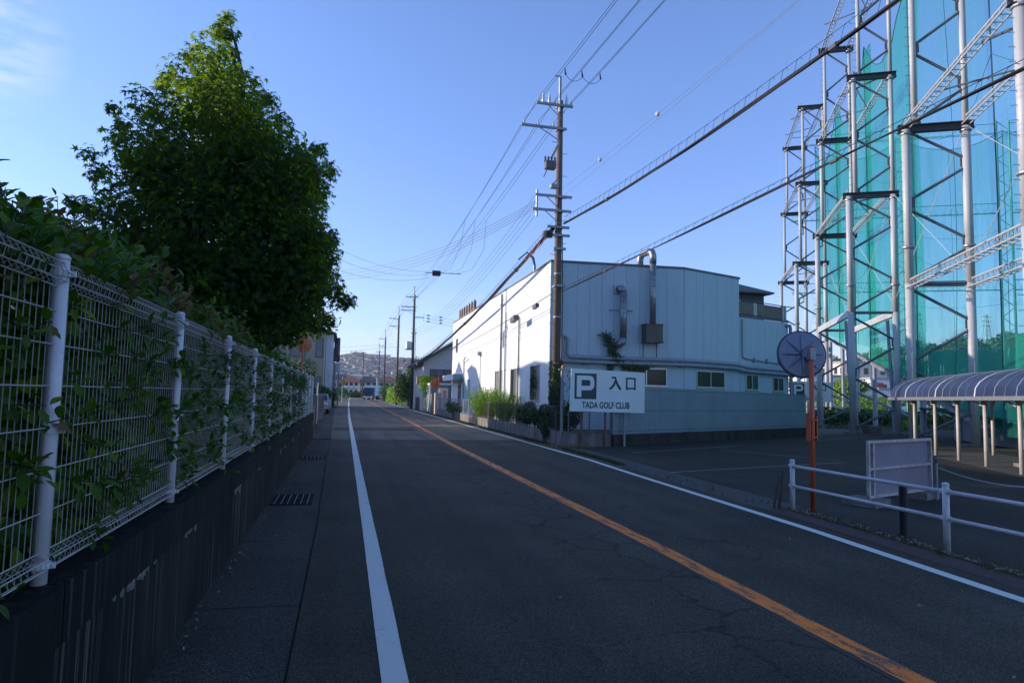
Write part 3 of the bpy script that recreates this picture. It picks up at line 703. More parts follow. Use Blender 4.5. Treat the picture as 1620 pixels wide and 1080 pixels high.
for i in range(620):
    y = .9 + 18.7*random.random()**1.4; x = random.uniform(-1.9, -1.05); zt = hedge_top(y)
    L = random.uniform(.10, .30); base = (x, y, zt - .12 - .55*abs(x+1.75)*(x > -1.75)); d = (random.uniform(-.2, .45), random.uniform(-.5, .3), 1)
    red = random.random() < (.28 if 3.2 < y < 8 else .05)
    if red: L *= 1.1
    sp_ = sprig(None, base, d, L, random.randint(7, 11), .098)
    tw.tube([base, tuple(Vector(base) + Vector(d).normalized()*L)], .004, 4, False, r1=.002)
    for s_ in sp_:
        if y < 3.6 and not red and len(single) < 150: single.append((s_, 0))
        elif red: manyr.append(s_)
        else: many.append(s_)
for i in range(640):      # shoots pushing out through the mesh
    y = 1.0 + 18.6*random.random()**1.1
    clump = .5 + .5*math.sin(y*2.1+.5)*math.sin(y*.9)
    if random.random() > .38 + .6*clump: continue
    z = random.uniform(WT + .12, WT + 1.15); base = (-1.15, y, z); d = (random.uniform(.5, 1), random.uniform(-.9, .3), random.uniform(-.5, .35)); L = random.uniform(.06, .26)*(1.25 if y > 6 else 1)
    sp_ = sprig(None, base, d, L, random.randint(4, 8), .088)
    tw.tube([base, tuple(Vector(base) + Vector(d).normalized()*L)], .0035, 4, False, r1=.002)
    for s_ in sp_:
        if y < 4.2 and len(single) < 285: single.append((s_, 1 if random.random() < .05 else 0))
        else: many.append(s_)
part('shoot_stems', tw, M['bark'], th, kind='stuff')
for (p, y_, z_, s_), k in single:
    o = part('leaf', LG[k], None, th); x_ = y_.cross(z_)
    mm_ = Matrix.Identity(4)
    for r_ in range(3): mm_[r_][0] = x_[r_]*s_; mm_[r_][1] = y_[r_]*s_; mm_[r_][2] = z_[r_]*s_; mm_[r_][3] = p[r_] - wloc(th)[r_]
    o.matrix_local = mm_
for lst, nm, mt in ((many, 'shoot_leaves', M['hedge']), (manyr, 'bronze_leaves', M['hedgered'])):
    vs = []; fs = []
    for p, y_, z_, s_ in lst:
        x_ = y_.cross(z_); o_ = len(vs)
        vs += [tuple(p + x_*v[0]*s_ + y_*v[1]*s_ + z_*v[2]*s_ - wloc(th)) for v in V_]; fs += [tuple(j+o_ for j in f) for f in F_]
    me = bpy.data.meshes.new(nm); me.from_pydata(vs, [], fs); me.materials.append(mt); part(nm, me, None, th, kind='stuff')

# sweetgum tree -------------------------------------------------------------
TB = (-1.95, 14.0, .75)
tt = thing('sweetgum_tree', 'tall dark sweetgum tree with star shaped leaves and sunlit top above the hedge', 'tree', TB)
blobs = []   # centre x (m across), height, radius
# crown lumps: (across, height, radius)
prof = [(-2.52,8.92,0.30),(-2.62,8.72,0.34),(-2.42,8.6,0.3),(-2.56,8.56,0.31),(-2.45,8.25,0.37),(-2.91,8.25,0.37),(-3.19,8.02,0.28),(-2.66,7.77,0.62),(-2.2,7.96,0.34),(-3.45,7.6,0.34),(-3.65,7.32,0.25),(-3.15,7.32,0.7),(-2.46,7.28,0.78),(-1.88,7.49,0.39),(-1.64,7.39,0.34),(-1.5,7.08,0.31),(-1.97,6.96,0.7),(-4.45,6.88,0.22),(-4.31,6.62,0.28),(-3.8,6.93,0.34),(-3.62,6.64,0.62),(-2.88,6.6,0.94),(-2.06,6.3,0.94),(-1.36,6.7,0.39),(-4.37,6.36,0.25),(-4.76,5.83,0.25),(-4.59,5.67,0.31),(-3.63,5.89,0.78),(-1.33,6.0,0.7),(-0.75,6.64,0.31),(-0.87,6.37,0.39),(-0.58,6.07,0.28),(-0.84,5.79,0.55),(-4.87,5.04,0.27),(-4.65,4.94,0.34),(-4.97,4.97,0.16),(-3.81,5.13,0.78),(-3.05,5.45,1.09),(-2.13,5.41,1.17),(-1.18,5.24,0.78),(-4.1,4.56,0.62),(-4.3,4.37,0.39),(-3.44,4.43,0.94),(-2.54,4.38,1.17),(-1.61,4.32,1.09),(-0.91,4.49,0.78),(-0.54,4.39,0.44),(-0.49,4.72,0.28),(-3.62,3.81,0.78),(-2.84,3.62,0.94),(-1.92,3.55,0.94),(-1.11,3.72,0.94),(-0.52,3.88,0.47),(-0.2,3.58,0.34),(-0.07,3.4,0.22),(-0.36,3.13,0.34),(-0.73,3.11,0.55),(-1.31,2.96,0.62),(-1.83,2.87,0.55),(-2.36,3.16,0.7),(-1.07,2.72,0.28),(-1.59,2.58,0.31),(-0.63,3.75,0.55)]
allp = []; alld = []; br = MB()
tr = MB(); tr.tube([(TB[0], TB[1], TB[2]), (-1.93,14,2.5), (-2.0,14.05,4.2), (-2.2,14,6.0), (-2.45,14,7.0), (-2.6,14,7.6)], [.16,.13,.105,.075,.04,.012], 10); part('trunk', tr, M['bark'], tt)
for x, z, r_ in prof:
    span = max(.0, 1.75 - abs(x+2.2)*.45) * (1 if z < 6.5 else max(.15, (9.3-z)/2.8)) * (0.8 if z < 3.2 else 1)
    k = 1 if (span < .5 or r_ < .42) else (3 if span < 1.1 else 5)
    for j in range(k):
        yy = 14 + (0 if k == 1 else span * (2*j/(k-1) - 1)) + random.uniform(-.15, .15)
        rr = r_ * (random.uniform(.62, .78) if z > 6.4 else random.uniform(.84, 1.0)) * (1 - .15*abs(yy-14)/2)
        n = int(165 * (rr/.5)**2) + 26
        q, d = blob_points((x + random.uniform(-.08,.08), yy, z + random.uniform(-.1,.1)), (rr, rr, rr*.85), n, .35 if r_ > .6 else .15)
        allp.append(q); alld.append(d)
        zz = max(2.0, z - 1.0 - abs(x+2.1)*.35); bx = -1.95 - .045*(zz-2.5)
        br.tube([(bx, 14, zz), ((bx+x)/2, (14+yy)/2, (zz+z)/2 + .10), (x, yy, z)], [.035,.02,.006], 5, False)
        for m_ in range(3):
            dv = Vector(rng.normal(0,1,3)).normalized(); br.tube([(x,yy,z), tuple(Vector((x,yy,z)) + dv*rr*.9)], .005, 3, False, r1=.002)
part('branches', br, M['bark'], tt, kind='stuff')
allp = np.concatenate(allp); alld = np.concatenate(alld)
dr = alld*np.array([1,1,.25]) + np.array([0,0,-.85]); up = alld*.7 + np.array([0,-.15,.6])
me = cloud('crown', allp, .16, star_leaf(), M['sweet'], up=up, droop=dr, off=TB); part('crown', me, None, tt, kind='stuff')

# ---- trees and hedges built with the same recipe --------------------------
def bush(name, label, cat, c, rad, n, size, mt, tmpl=None, trunk=None, group=None, lumps=9, seed_=0):
    rs = random.Random(seed_ or seed_ + 11); t_ = thing(name, label, cat, (c[0], c[1], 0), group)
    ps = []; ds = []
    for i in range(lumps):
        a = rs.uniform(0, 2*PI); e = rs.uniform(-.8, 1); rr = rs.uniform(.35, .6); k = math.sqrt(max(0, 1-e*e*.8))*.62
        cc = (c[0] + math.cos(a)*k*rad[0], c[1] + math.sin(a)*k*rad[1], c[2] + e*.55*rad[2]); q, d = blob_points(cc, (rad[0]*rr, rad[1]*rr, rad[2]*rr), n//lumps, .5)
        ps.append(q); ds.append(d)
    ps = np.concatenate(ps); ds = np.concatenate(ds); kp = ps[:,2] > .03; ps = ps[kp]; ds = ds[kp]
    me = cloud('crown', ps, size, tmpl or quad_leaf(.3), mt, up=ds*.8+np.array([0,0,.5]), droop=ds+np.array([0,0,-.3]), off=wloc(t_)); part('crown', me, None, t_, kind='stuff')
    q = MB()
    if trunk:
        q.tube([(c[0], c[1], 0), (c[0]+.05, c[1], c[2])], trunk, 7, r1=trunk*.5)
    for i in range(7):
        a = rs.uniform(0, 2*PI); q.tube([(c[0], c[1], max(.05, c[2]-rad[2]*.8) if trunk else .0), (c[0]+math.cos(a)*rad[0]*.35, c[1]+math.sin(a)*rad[1]*.35, c[2]), (c[0]+math.cos(a)*rad[0]*.7, c[1]+math.sin(a)*rad[1]*.7, c[2]+rad[2]*rs.uniform(0,.6))], .02+.01*rad[2], 4, False, r1=.008)
    part('trunk' if trunk else 'stems', q, M['bark'], t_); return t_
bush('street_tree', 'round dark green tree behind the orange mirror past the end of the mesh fence', 'tree', (-3.1, 42, 2.3), (1.7, 1.7, 1.6), 2600, .16, M['shrub'], trunk=.12, seed_=1)
bush('street_tree', 'dark tree beyond the sweetgum, left of the orange mirror', 'tree', (-4.3, 37, 2.6), (1.6, 1.6, 1.7), 2200, .16, M['shrub'], trunk=.12, seed_=2)
bush('shrub', 'clipped bushy shrub spilling to the roadside behind the parked cars', 'shrub', (-2.2, 66, 1.05), (1.15, 3.2, 1.25), 2400, .2, M['shrub'], seed_=3)
bush('shrub', 'small dark shrub below the vertical signs', 'shrub', (-1.5, 76, 1.0), (.7, 1.2, 1.3), 900, .2, M['shrub'], seed_=4)

# ---- left roadside beyond the fence ---------------------------------------
def traffic_mirror(name, label, base, top, disc, rad, matb, tilt, group=None, bracket=True, pole_r=.038):
    """disc faces away from the photograph; ribbed back plate towards us"""
    t_ = thing(name, label, 'traffic mirror', (base[0], base[1], 0), group)
    q = MB(); q.tube([(base[0], base[1], -.02), (base[0], base[1], top)], pole_r, 12); q.lathe((base[0], base[1], top), [(pole_r*1.05, 0), (pole_r*1.05, .01), (pole_r*.3, .02)], 12); part('pole', q, M['orange'], t_, smooth=True)
    nrm_ = Vector((math.sin(tilt), -math.cos(tilt), .12)).normalized(); c = Vector(disc)
    q = MB(); q.lathe(c, [(.001, .045), (rad*.30, .040), (rad*.6, .030), (rad*.90, .016), (rad*.972, .0), (rad*.972, -.012), (.001, -.012)], 40, nrm_); dk = part('back_plate', q, matb, t_, smooth=False)
    q = MB(); q.lathe(c, [(rad*.972, -.02), (rad*.995, -.02), (rad*.995, .006), (rad*.972, .006)], 40, nrm_); part('rim', q, M['black'] if matb is M['mirror_back'] else matb, t_)
    q = MB(); q.lathe(c - nrm_*.055, [(rad*.93, .03), (rad*.6, .012), (rad*.3, .003), (.001, 0.0), (.001, .04), (rad*.93, .04)], 32, nrm_); part('mirror_face', q, M['mirror'], t_, smooth=True)
    a = nrm_.cross(Vector((0,0,1))).normalized(); b = a.cross(nrm_)
    for k in range(8):
        an = k*PI/4; dd = a*math.cos(an) + b*math.sin(an); p0 = c + nrm_*.043 + dd*rad*.16; p1 = c + nrm_*.022 + dd*rad*.84
        q = MB(); q.tube([p0, (p0+p1)/2 + nrm_*.004, p1], [rad*.085, rad*.07, rad*.02], 8); part('rib', q, matb, dk)
    q = MB(); q.lathe(c + nrm_*.04, [(rad*.14, 0), (rad*.13, .03), (.002, .032)], 10, nrm_); part('hub', q, M['trim'], t_)
    pc = Vector((base[0], base[1], disc[2]))
    q = MB(); q.beam(c + nrm_*.06, pc, .05, .11); q.box(base[0]-.048, base[0]+.048, base[1]-.048, base[1]+.048, disc[2]-.09, disc[2]+.09); part('bracket', q, M['galv'] if matb is M['mirror_back'] else matb, t_)
    return t_, nrm_
traffic_mirror('traffic_mirror', 'orange backed round traffic mirror on an orange pole under the sweetgum tree', (-1.66, 28.0), 3.95, (-1.62, 28.12, 3.45), .30, M['mirror_rust'], .25)
t_, nn = traffic_mirror('traffic_mirror', 'large round traffic mirror seen from behind on a rusty orange pole by the guard rail', (6.9, 9.03), 2.47, (6.86, 9.20, 2.36), .375, M['mirror_back'], -.30)
q = MB(); q.box(6.83, 6.845, 8.99, 9.07, 1.04, 1.42); q.box(6.955, 6.97, 8.99, 9.07, 1.04, 1.42); q.box(6.83, 6.97, 9.07, 9.08, 1.04, 1.42)
for z in (1.1, 1.36): q.box(6.85, 6.95, 8.975, 8.99, z-.012, z+.012)
part('sign_clamp', q, M['orange'], t_)
traffic_mirror('traffic_mirror', 'faded red round traffic mirror behind the gate beside the factory awning', (7.62, 57.0), 3.1, (7.30, 57.1, 2.5), .40, M['mirror_rust'], .3)

# end wall, block pillar, parked cars
t = thing('block_wall', 'low weathered block wall between the mesh fence end and the parked cars', 'wall', (-1.4, 33, 0))
for k in range(9):
    for j in range(4):
        q = MB(); y0 = 26.6 + k*.9 + (.45 if j % 2 else 0); q.box(-1.52, -1.38, y0+.01, y0+.89, j*.24, j*.24+.232); part('block', q, M['conc'], t)
q = MB(); q.box(-1.6, -1.3, 35.4, 35.75, 0, 1.45); part('pillar', q, M['conc'], t)
solo('marker_pole', (lambda q: (q.tube([(-1.36,37,0),(-1.36,37,2.1)], .035, 8), q)[1])(MB()), M['white'], 'thin white pole beside the parked cars past the fence end', 'pole', (-1.36, 37, 0))
q = MB(); q.box(-1.55, -1.15, 41, 41.4, 0, 1.35); q.box(-1.6, -1.1, 40.95, 41.45, 1.35, 1.43); solo('gate_pillar', q, M['conc'], 'brown block gate pillar in front of the parked silver car', 'gate pillar', (-1.35, 41, 0))
def car(label, x, y, rz, paint_, van=False):
    t_ = thing('parked_car', label, 'car', (x, y, 0), 'parked cars past the fence', rz)
    L, W, H_ = (4.4, 1.7, 1.45) if not van else (4.6, 1.75, 1.9)
    sec = [(-L/2,.35),(-L/2,.75),(-L/2+.1,.92),(-L/2+.9,1.0),(-L/2+1.55,H_-.04),(-L/2+2.0,H_),(L/2-1.1,H_),(L/2-.35,H_*.72+.1),(L/2-.05,.9),(L/2,.35)]
    q = MB(); n = len(sec); vs = []
    for sx in (-1, 1):
        for yy, z in sec: vs.append((sx*(W/2 if z < 1.05 else W/2-.14), yy, z))
    q.add(vs, [tuple(range(n-1,-1,-1)), tuple(range(n, 2*n))] + [(i,(i+1)%n,n+(i+1)%n,n+i) for i in range(n)]); part('body', q, paint_, t_, local=True)
    for sx in (-1, 1):
        q = MB(); xx = sx*(W/2-.07); q.add([(xx,-L/2+1.2,1.02),(xx,L/2-.7,1.02),(sx*(W/2-.125),L/2-1.1,H_-.1),(sx*(W/2-.125),-L/2+1.65,H_-.1)], [(0,1,2,3)]); part('side_window', q, M['winglass'], t_, local=True)
    q = MB(); q.add([(-W/2+.15,-L/2+.93,1.04),(W/2-.15,-L/2+.93,1.04),(W/2-.2,-L/2+1.5,H_-.07),(-W/2+.2,-L/2+1.5,H_-.07)], [(0,1,2,3)])
    for v in range(4): x0, y0, z0 = q.v[v]; q.v[v] = (x0, y0-.02, z0+.01)
    part('windscreen', q, M['winglass'], t_, local=True)
    for sx in (-1, 1):
        q = MB(); q.box(sx*(W/2-.22)-.17, sx*(W/2-.22)+.17, -L/2-.015, -L/2+.05, .68, .84); part('headlight', q, M['porcelain'], t_, local=True)
        for yy in (-L/2+.85, L/2-.8):
            q = MB(); q.lathe((sx*(W/2-.1), yy, .31), [(.001,-.1),(.31,-.1),(.31,.1),(.2,.1),(.001,.1)], 18, (1,0,0)); o = part('wheel', q, M['tyre'], t_, local=True)
            q = MB(); q.lathe((sx*(W/2-.1), yy, .31), [(.001,-.11),(.19,-.105),(.19,.105),(.001,.11)], 12, (1,0,0)); part('rim', q, M['alu'], o, local=True)
    q = MB(); q.box(-.22,.22,-L/2-.02,-L/2,.45,.58); part('number_plate', q, M['white'], t_, local=True)
car('dark silver hatchback parked by the roadside bush past the fence', -1.95, 55.0, 0.0, M['carpaint'])
car('taller grey van parked on this side of the silver hatchback', -3.2, 48.0, 0.1, M['carpaint'], True)

# tan building with eaves, tiled stair tower and vertical signs
t = thing('shop_building', 'tan rendered two storey building with a grey tiled eave and tiled corner column', 'building', (-3, 73, 0))
q = MB(); q.box(-9, -2.05, 72, 84, 0, 7.75); part('wall', q, M['tan'], t)
q = MB(); q.box(-2.03, -1.28, 72.2, 74.4, 0, 7.5)
o = part('tiled_column', q, M['grey'], t)
for j in range(36):
    for k in range(2):
        q = MB(); q.box(-2.02+k*.375, -1.66+k*.375, 72.17, 72.19, .1+j*.205, .1+j*.205+.18); part('tile', q, M['tile'], o)
q = MB(); q.add([(-9.5,71.2,9.2),(-3.2,71.2,8.35),(-1.0,71.2,7.6),(-1.0,84.5,7.6),(-3.2,84.5,8.35),(-9.5,84.5,9.2),(-9.5,71.2,8.9),(-3.2,71.2,8.15),(-1.0,71.2,7.42),(-1.0,84.5,7.42),(-3.2,84.5,8.15),(-9.5,84.5,8.9)],
    [(0,1,4,5),(1,2,3,4),(6,11,10,7),(7,10,9,8),(0,6,7,1),(1,7,8,2),(2,8,9,3),(3,9,10,4),(4,10,11,5)]); part('roof', q, M['rooftile'], t)
for x0, x1, z0, z1 in ((-3.0,-2.3,5.1,7.1),(-3.0,-2.4,1.0,3.2),(-5.5,-4,5.1,6.9)):
    q = MB(); q.box(x0, x1, 71.93, 71.99, z0, z1); o = part('window', q, M['trim'], t); q = MB(); q.box(x0+.06, x1-.06, 71.91, 71.93, z0+.06, z1-.06); part('pane', q, M['winpale'], o)
q = MB(); q.tube([(-2.12,71.9,7.4),(-2.12,71.9,.1)], .045, 8); part('downpipe', q, M['cream'], t)
def vertical_sign(label, x0, x1, y, z0, z1, d, mt, rows, pole=None):
    t_ = thing('vertical_sign', label, 'sign', ((x0+x1)/2, y, 0)); q = MB(); q.box(x0, x1, y, y+d, z0, z1); part('panel', q, mt, t_)
    for (cx, zt, zb, n, sz, mk) in rows:
        for i in range(n):
            z = zt + (zb-zt)*(i+.5)/n; s_ = sz; q = MB()
            rs = random.Random(i*7+n)
            for _ in range(3):
                zz = z + rs.uniform(-.35,.35)*s_; q.box(cx-s_*.42, cx+s_*.42, y-.02, y-.004, zz-s_*.05, zz+s_*.05)
            xx = cx + rs.uniform(-.3,.3)*s_; q.box(xx-s_*.05, xx+s_*.05, y-.016, y-.003, z-s_*.42, z+s_*.42)
            part('character', q, mk, t_)
    if pole: q = MB(); q.tube([(pole, y+d/2, 0), (pole, y+d/2, z1+.1)], .06, 8); part('pole', q, M['galv'], t_)
    return t_
vertical_sign('navy blue vertical sign with orange and white characters projecting above the roadside', -1.21, -.66, 78, 4.95, 7.62, .18, M['navy'], [(-1.03,7.0,5.1,7,.22,M['orangeink']),(-.80,7.45,5.7,9,.14,M['white'])], -1.25)
q = MB(); q.box(-1.75, -1.25, 78.1, 78.4, 4.75, 6.45); solo('sign_box', q, M['brown'], 'brown blank sign box next to the navy sign', 'sign', (-1.5, 78, 0))
vertical_sign('white hanging sign with blue characters below the navy sign', -1.1, -.56, 80, 3.8, 4.85, .15, M['sign_white'], [(-.9,4.75,3.9,5,.17,M['navy'])], -1.15)
q = MB(); q.tube([(-.75,82,0),(-.75,82,4.9)], .08, 8); q.box(-1.5,-.75,81.95,82.05,3.35,3.45); solo('sign_post', q, M['galv'], 'grey post standing beneath the white hanging sign', 'post', (-.75, 82, 0))
t = thing('warning_sign', 'small yellow diamond warning sign on the left roadside', 'road sign', (-.35, 110, 0))
q = MB(); q.tube([(-.35,110,0),(-.35,110,4.0)], .05, 6); part('pole', q, M['galv'], t); q = MB(); q.extr([(-.9,109.9,3.1),(-.3,109.9,2.5),(.3,109.9,3.1),(-.3,109.9,3.7)], (0,.05,0)); part('plate', q, M['yellow'], t)
bush('shrub', 'dark bushes at the far left end of the road', 'shrub', (-.9, 128, 1.2), (1.6, 5, 1.6), 1200, .3, M['shrub'], seed_=5)
bush('shrub', 'low hedge across the end of the road in front of the apartments', 'hedge', (3.6, 215, .8), (4.5, 2.0, 1.3), 1500, .4, M['shrub'], seed_=6)

# hidden houses along the left that throw the long morning shade ------------
def plain_house(label, x0, x1, y0, y1, h, ridge, mt, gable_x=True):
    t_ = thing('house', label, 'house', ((x0+x1)/2, (y0+y1)/2, 0)); q = MB(); q.box(x0, x1, y0, y1, -.02, h); part('wall', q, mt, t_)
    ym = (y0+y1)/2; xm = (x0+x1)/2; q = MB(); o_ = .5
    if gable_x: q.add([(x0-o_,y0-o_,h-.02),(x1+o_,y0-o_,h-.02),(x1+o_,y1+o_,h-.02),(x0-o_,y1+o_,h-.02),(x0-o_,ym,h+ridge),(x1+o_,ym,h+ridge)], [(0,1,5,4),(2,3,4,5),(1,2,5),(3,0,4),(3,2,1,0)])
    else: q.add([(x0-o_,y0-o_,h-.02),(x1+o_,y0-o_,h-.02),(x1+o_,y1+o_,h-.02),(x0-o_,y1+o_,h-.02),(xm,y0-o_,h+ridge),(xm,y1+o_,h+ridge)], [(1,2,5,4),(3,0,4,5),(0,1,4),(2,3,5),(3,2,1,0)])
    part('roof', q, M['rooftile'], t_)
    y = y0 + 1.2
    while y < y1 - 2:
        for z in (1.0, 3.9):
            if z + 1.3 < h: q = MB(); q.box(x1, x1+.05, y, y+1.7, z, z+1.2); o = part('window', q, M['alu'], t_); q = MB(); q.box(x1+.05, x1+.06, y+.08, y+1.62, z+.08, z+1.12); part('pane', q, M['winglass'], o)
        y += 3.6
plain_house('flat cream apartment block far left, out of the picture beside the hedge', -24, -12.5, -34, 21.5, 9.0, .5, M['cream'])
plain_house('tan house behind the hedge near the sweetgum tree', -22, -13.0, 23.0, 33.5, 7.4, .3, M['tan'])
plain_house('grey house behind the sweetgum tree', -20, -12.5, 35.6, 41.4, 8.5, .25, M['cream'])
plain_house('low cream bungalow behind the sweetgum tree', -20, -12.5, 43.2, 51.5, 4.4, .7, M['cream'])
plain_house('gabled white house behind the roadside trees', -20, -12.5, 56.6, 63.6, 7.7, 2.0, M['white'])
plain_house('narrow tall cream house beside the gabled white house', -19, -12.5, 53.4, 56.0, 8.9, .3, M['cream'])
plain_house('brown house beyond the roadside trees', -21, -12.5, 64.5, 71.0, 5.0, 1.4, M['tan'])

# ================================================================== RIGHT: FACTORY
A0 = (8.5, 27.9); A1 = (14.5, 27.5); A2 = (18.1, 28.9)
frS, LS = ((8.5, 27.9), (0, 1), (-1, 0)), 27.4            # side wall facing the road
frF, LF = seg(A0, A1); frG, LG_ = seg(A1, A2)
dE = (A2[0]-A1[0], A2[1]-A1[1]); A3 = (A1[0] + frG[1][0]*7.82, A1[1] + frG[1][1]*7.82)
HT = 7.4
tb = thing('factory_building', 'large white panel clad factory building with outside ducts and pipes', 'building', (12, 38, 0))
# massive core a little behind the cladding, with openings left for nothing: windows sit in cladding gaps
q = MB(); inn = [(8.58, 27.98), (14.52, 27.58), (18.06, 28.98), (18.1, 55.2), (8.58, 55.2)]; q.prism(inn, -.05, HT-.12); part('core_wall', q, M['clad_back'], tb)
q = MB(); q.prism([(18.1, 29.02), (A3[0]-.04, A3[1]+.06), (A3[0]-.6, 46), (18.12, 46)], -.05, 5.55); part('annex_core', q, M['clad_back'], tb)
q = MB(); q.prism([(8.42, 27.82), (14.5, 27.42), (18.16, 28.84), (18.18, 55.32), (8.42, 55.32)], HT, HT+.10); part('roof_sheet', q, M['roof'], tb)
def cladding(fr, u0, u1, z0, z1, zs, width, wins, mt, th_=.055, gap=.009):
    cuts = sorted(set([u0, u1] + [a for w_ in wins for a in w_[:2]])); us = []
    for a, b in zip(cuts, cuts[1:]):
        k = max(1, round((b-a)/width)); us += [a + (b-a)*i/k for i in range(k)]
    us.append(u1); zc = [z0] + zs + [z1]
    for a, b in zip(us, us[1:]):
        for c, d in zip(zc, zc[1:]):
            spans = [(c, d)]
            for (wa, wb, wc, wd2) in wins:
                if a >= wa - 1e-4 and b <= wb + 1e-4:
                    ns = []
                    for s0, s1 in spans:
                        if wd2 <= s0 or wc >= s1: ns.append((s0, s1))
                        else:
                            if wc > s0: ns.append((s0, wc))
                            if wd2 < s1: ns.append((wd2, s1))
                    spans = ns
            for s0, s1 in spans:
                if s1 - s0 < .03: continue
                q = MB(); jo = random.uniform(0, .003); q.obox(fr, a+gap/2, b-gap/2, .012, th_+jo, s0+gap/2, s1-gap/2); part('cladding_panel', q, mt, tb)
def window(fr, u0, u1, z0, z1, n=2, glassm=None, tb_=None, depth=.065, frame=None):
    tb_ = tb_ or tb; f = .045; q = MB()
    q.obox(fr, u0, u1, .01, depth+.02, z0, z0+f); q.obox(fr, u0, u1, .01, depth+.02, z1-f, z1); q.obox(fr, u0, u0+f, .01, depth+.021, z0+f, z1-f); q.obox(fr, u1-f, u1, .01, depth+.021, z0+f, z1-f)
    wf = part('window', q, frame or M['alu'], tb_)
    for i in range(n):
        a = u0 + f + (u1-u0-2*f)*i/n; b = u0 + f + (u1-u0-2*f)*(i+1)/n
        q = MB(); q.obox(fr, a, b, .02 + .012*(i % 2), .026 + .012*(i % 2), z0+f, z1-f); gm = glassm[i % len(glassm)] if isinstance(glassm, list) else (glassm or M['winglass']); part('pane', q, gm, wf)
        if i: q = MB(); q.obox(fr, a-.025, a+.025, .03, depth+.012, z0+f, z1-f); part('mullion', q, frame or M['alu'], wf)
    q = MB(); q.obox(fr, u0-.04, u1+.04, .01, depth+.06, z0-.03, z0-.002); part('sill', q, frame or M['alu'], wf)
W_S = [(1.45,3.05,1.42,3.06),(5.35,6.95,1.42,3.02),(8.9,10.8,1.42,3.02)]
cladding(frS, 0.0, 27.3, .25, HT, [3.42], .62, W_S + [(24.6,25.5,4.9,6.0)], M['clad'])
for k, (a, b, c, d) in enumerate(W_S): window(frS, a, b, c, d, 2, M['winpale'] if k == 2 else [M['winpale'], M['winglass']])
window(frS, 24.6, 25.5, 4.9, 6.0, 2)
W_F = [(3.32,5.22,2.17,2.95)]; cladding(frF, 0.0, LF, .25, HT, [3.42], .58, W_F, M['clad_shade_blue'])
window(frF, 3.32, 5.22, 2.17, 2.95, 2)
W_G = [(.79,2.75,2.17,2.93)]; cladding(frG, 0.0, LG_, .25, HT, [3.42], .55, W_G, M['clad_shade_blue'])
window(frG, .79, 2.75, 2.17, 2.93, 2)
W_H = [(4.33,5.3,2.13,2.88),(6.48,7.37,2.11,2.8)]; cladding(frG, LG_+.02, 7.8, .25, 5.6, [3.3], .5, W_H, M['clad_shade_blue'], .05)
for a, b, c, d in W_H: window(frG, a, b, c, d, 2, [M['winglass'], M['wingreen']])
# annex end wall facing the range
frE, LE = seg(A3, (A3[0]-.6, 46)); 
q = MB(); q.obox((A3, frE[1], frE[2]), 0, 16, 0, .05, .25, 5.6); part('end_wall', q, M['clad'], tb)
# trims along the roof line and the corner
q = MB(); q.obox(frS, -.04, 27.4, .0, .09, HT+.002, HT+.075); q.obox(frF, -.08, LF+.03, .0, .09, HT+.004, HT+.077); q.obox(frG, .02, LG_+.06, .0, .09, HT+.006, HT+.079); part('roof_trim', q, M['trim'], tb)
q = MB(); q.obox(frG, LG_+.03, 7.9, -.02, .09, 5.62, 5.70); part('annex_trim', q, M['trim'], tb)
q = MB(); q.obox(frS, -.075, -.01, .0, .08, .2, HT); part('corner_trim', q, M['clad_shade_blue'], tb)
q = MB(); q.obox(frS, 0, 27.3, 0, .05, -.05, .24); q.obox(frF, 0, LF, 0, .05, -.05, .24); q.obox(frG, 0, 7.8, 0, .05, -.05, .24); part('plinth', q, M['conc'], tb)
# downpipes and conduits on the road side
for u, r_, z0, z1, mt in ((9.2,.06,.2,7.3,M['pipe']),(8.1,.05,.3,6.15,M['clad_shade_blue']),(5.15,.045,.3,5.6,M['pipe'])):
    q = MB(); q.tube([on(frS, u, .13, z0), on(frS, u, .13, z1)], r_, 8); dp = part('downpipe', q, mt, tb)
    for z in (1.2, 3.0, 4.8):
        if z < z1: q = MB(); q.obox(frS, u-r_-.02, u+r_+.02, .05, .15, z-.02, z+.02); part('pipe_clip', q, M['galv'], dp)
q = MB(); q.tube([on(frS, 15.2, .1, 1.8), on(frS, 15.2, .1, 4.2)], .025, 6); part('conduit', q, M['pipe'], tb)
q = MB(); q.obox(frS, 15.05, 15.35, .08, .28, 4.15, 4.4); part('wall_lamp', q, M['grey'], tb)
q = MB(); q.tube([on(frS, 21.3, .12, .4), on(frS, 21.3, .12, 4.0), on(frS, 20.2, .3, 4.15), on(frS, 19.6, .3, 4.25)], .045, 7); part('gas_pipe', q, M['pipe'], tb)
q = MB(); q.obox(frS, 19.0, 21.0, .06, .12, .25, 2.7); part('side_door', q, M['clad_shade_blue'], tb)
q = MB(); q.obox(frS, 22.5, 23.9, .06, .10, .25, 2.6); o = part('entrance_door', q, M['grey'], tb); q = MB(); q.obox(frS, 22.65, 23.7, .10, .12, .5, 2.4); part('pane', q, M['winglass'], o)
q = MB(); q.obox(frS, 21.7, 27.3, .06, .80, 2.70, 3.12); aw = part('awning', q, M['white'], tb)
q = MB(); q.obox(frS, 21.66, 21.695, .05, .82, 2.68, 3.14); part('fascia', q, M['tealpanel'], aw)
q = MB(); q.obox(frS, 22.6, 27.1, .05, .55, 0, .12); part('step', q, M['conc'], tb)
# rooftop: dark screen at the far end, goose-neck conduit near the corner
q = MB(); q.box(8.7, 8.78, 47.0, 53.5, HT+.1, HT+.85)
for i in range(7): q.box(8.62, 8.7, 47.0+i*1.05, 47.08+i*1.05, HT+.1, HT+.92)
part('roof_screen', q, M['brown'], tb)
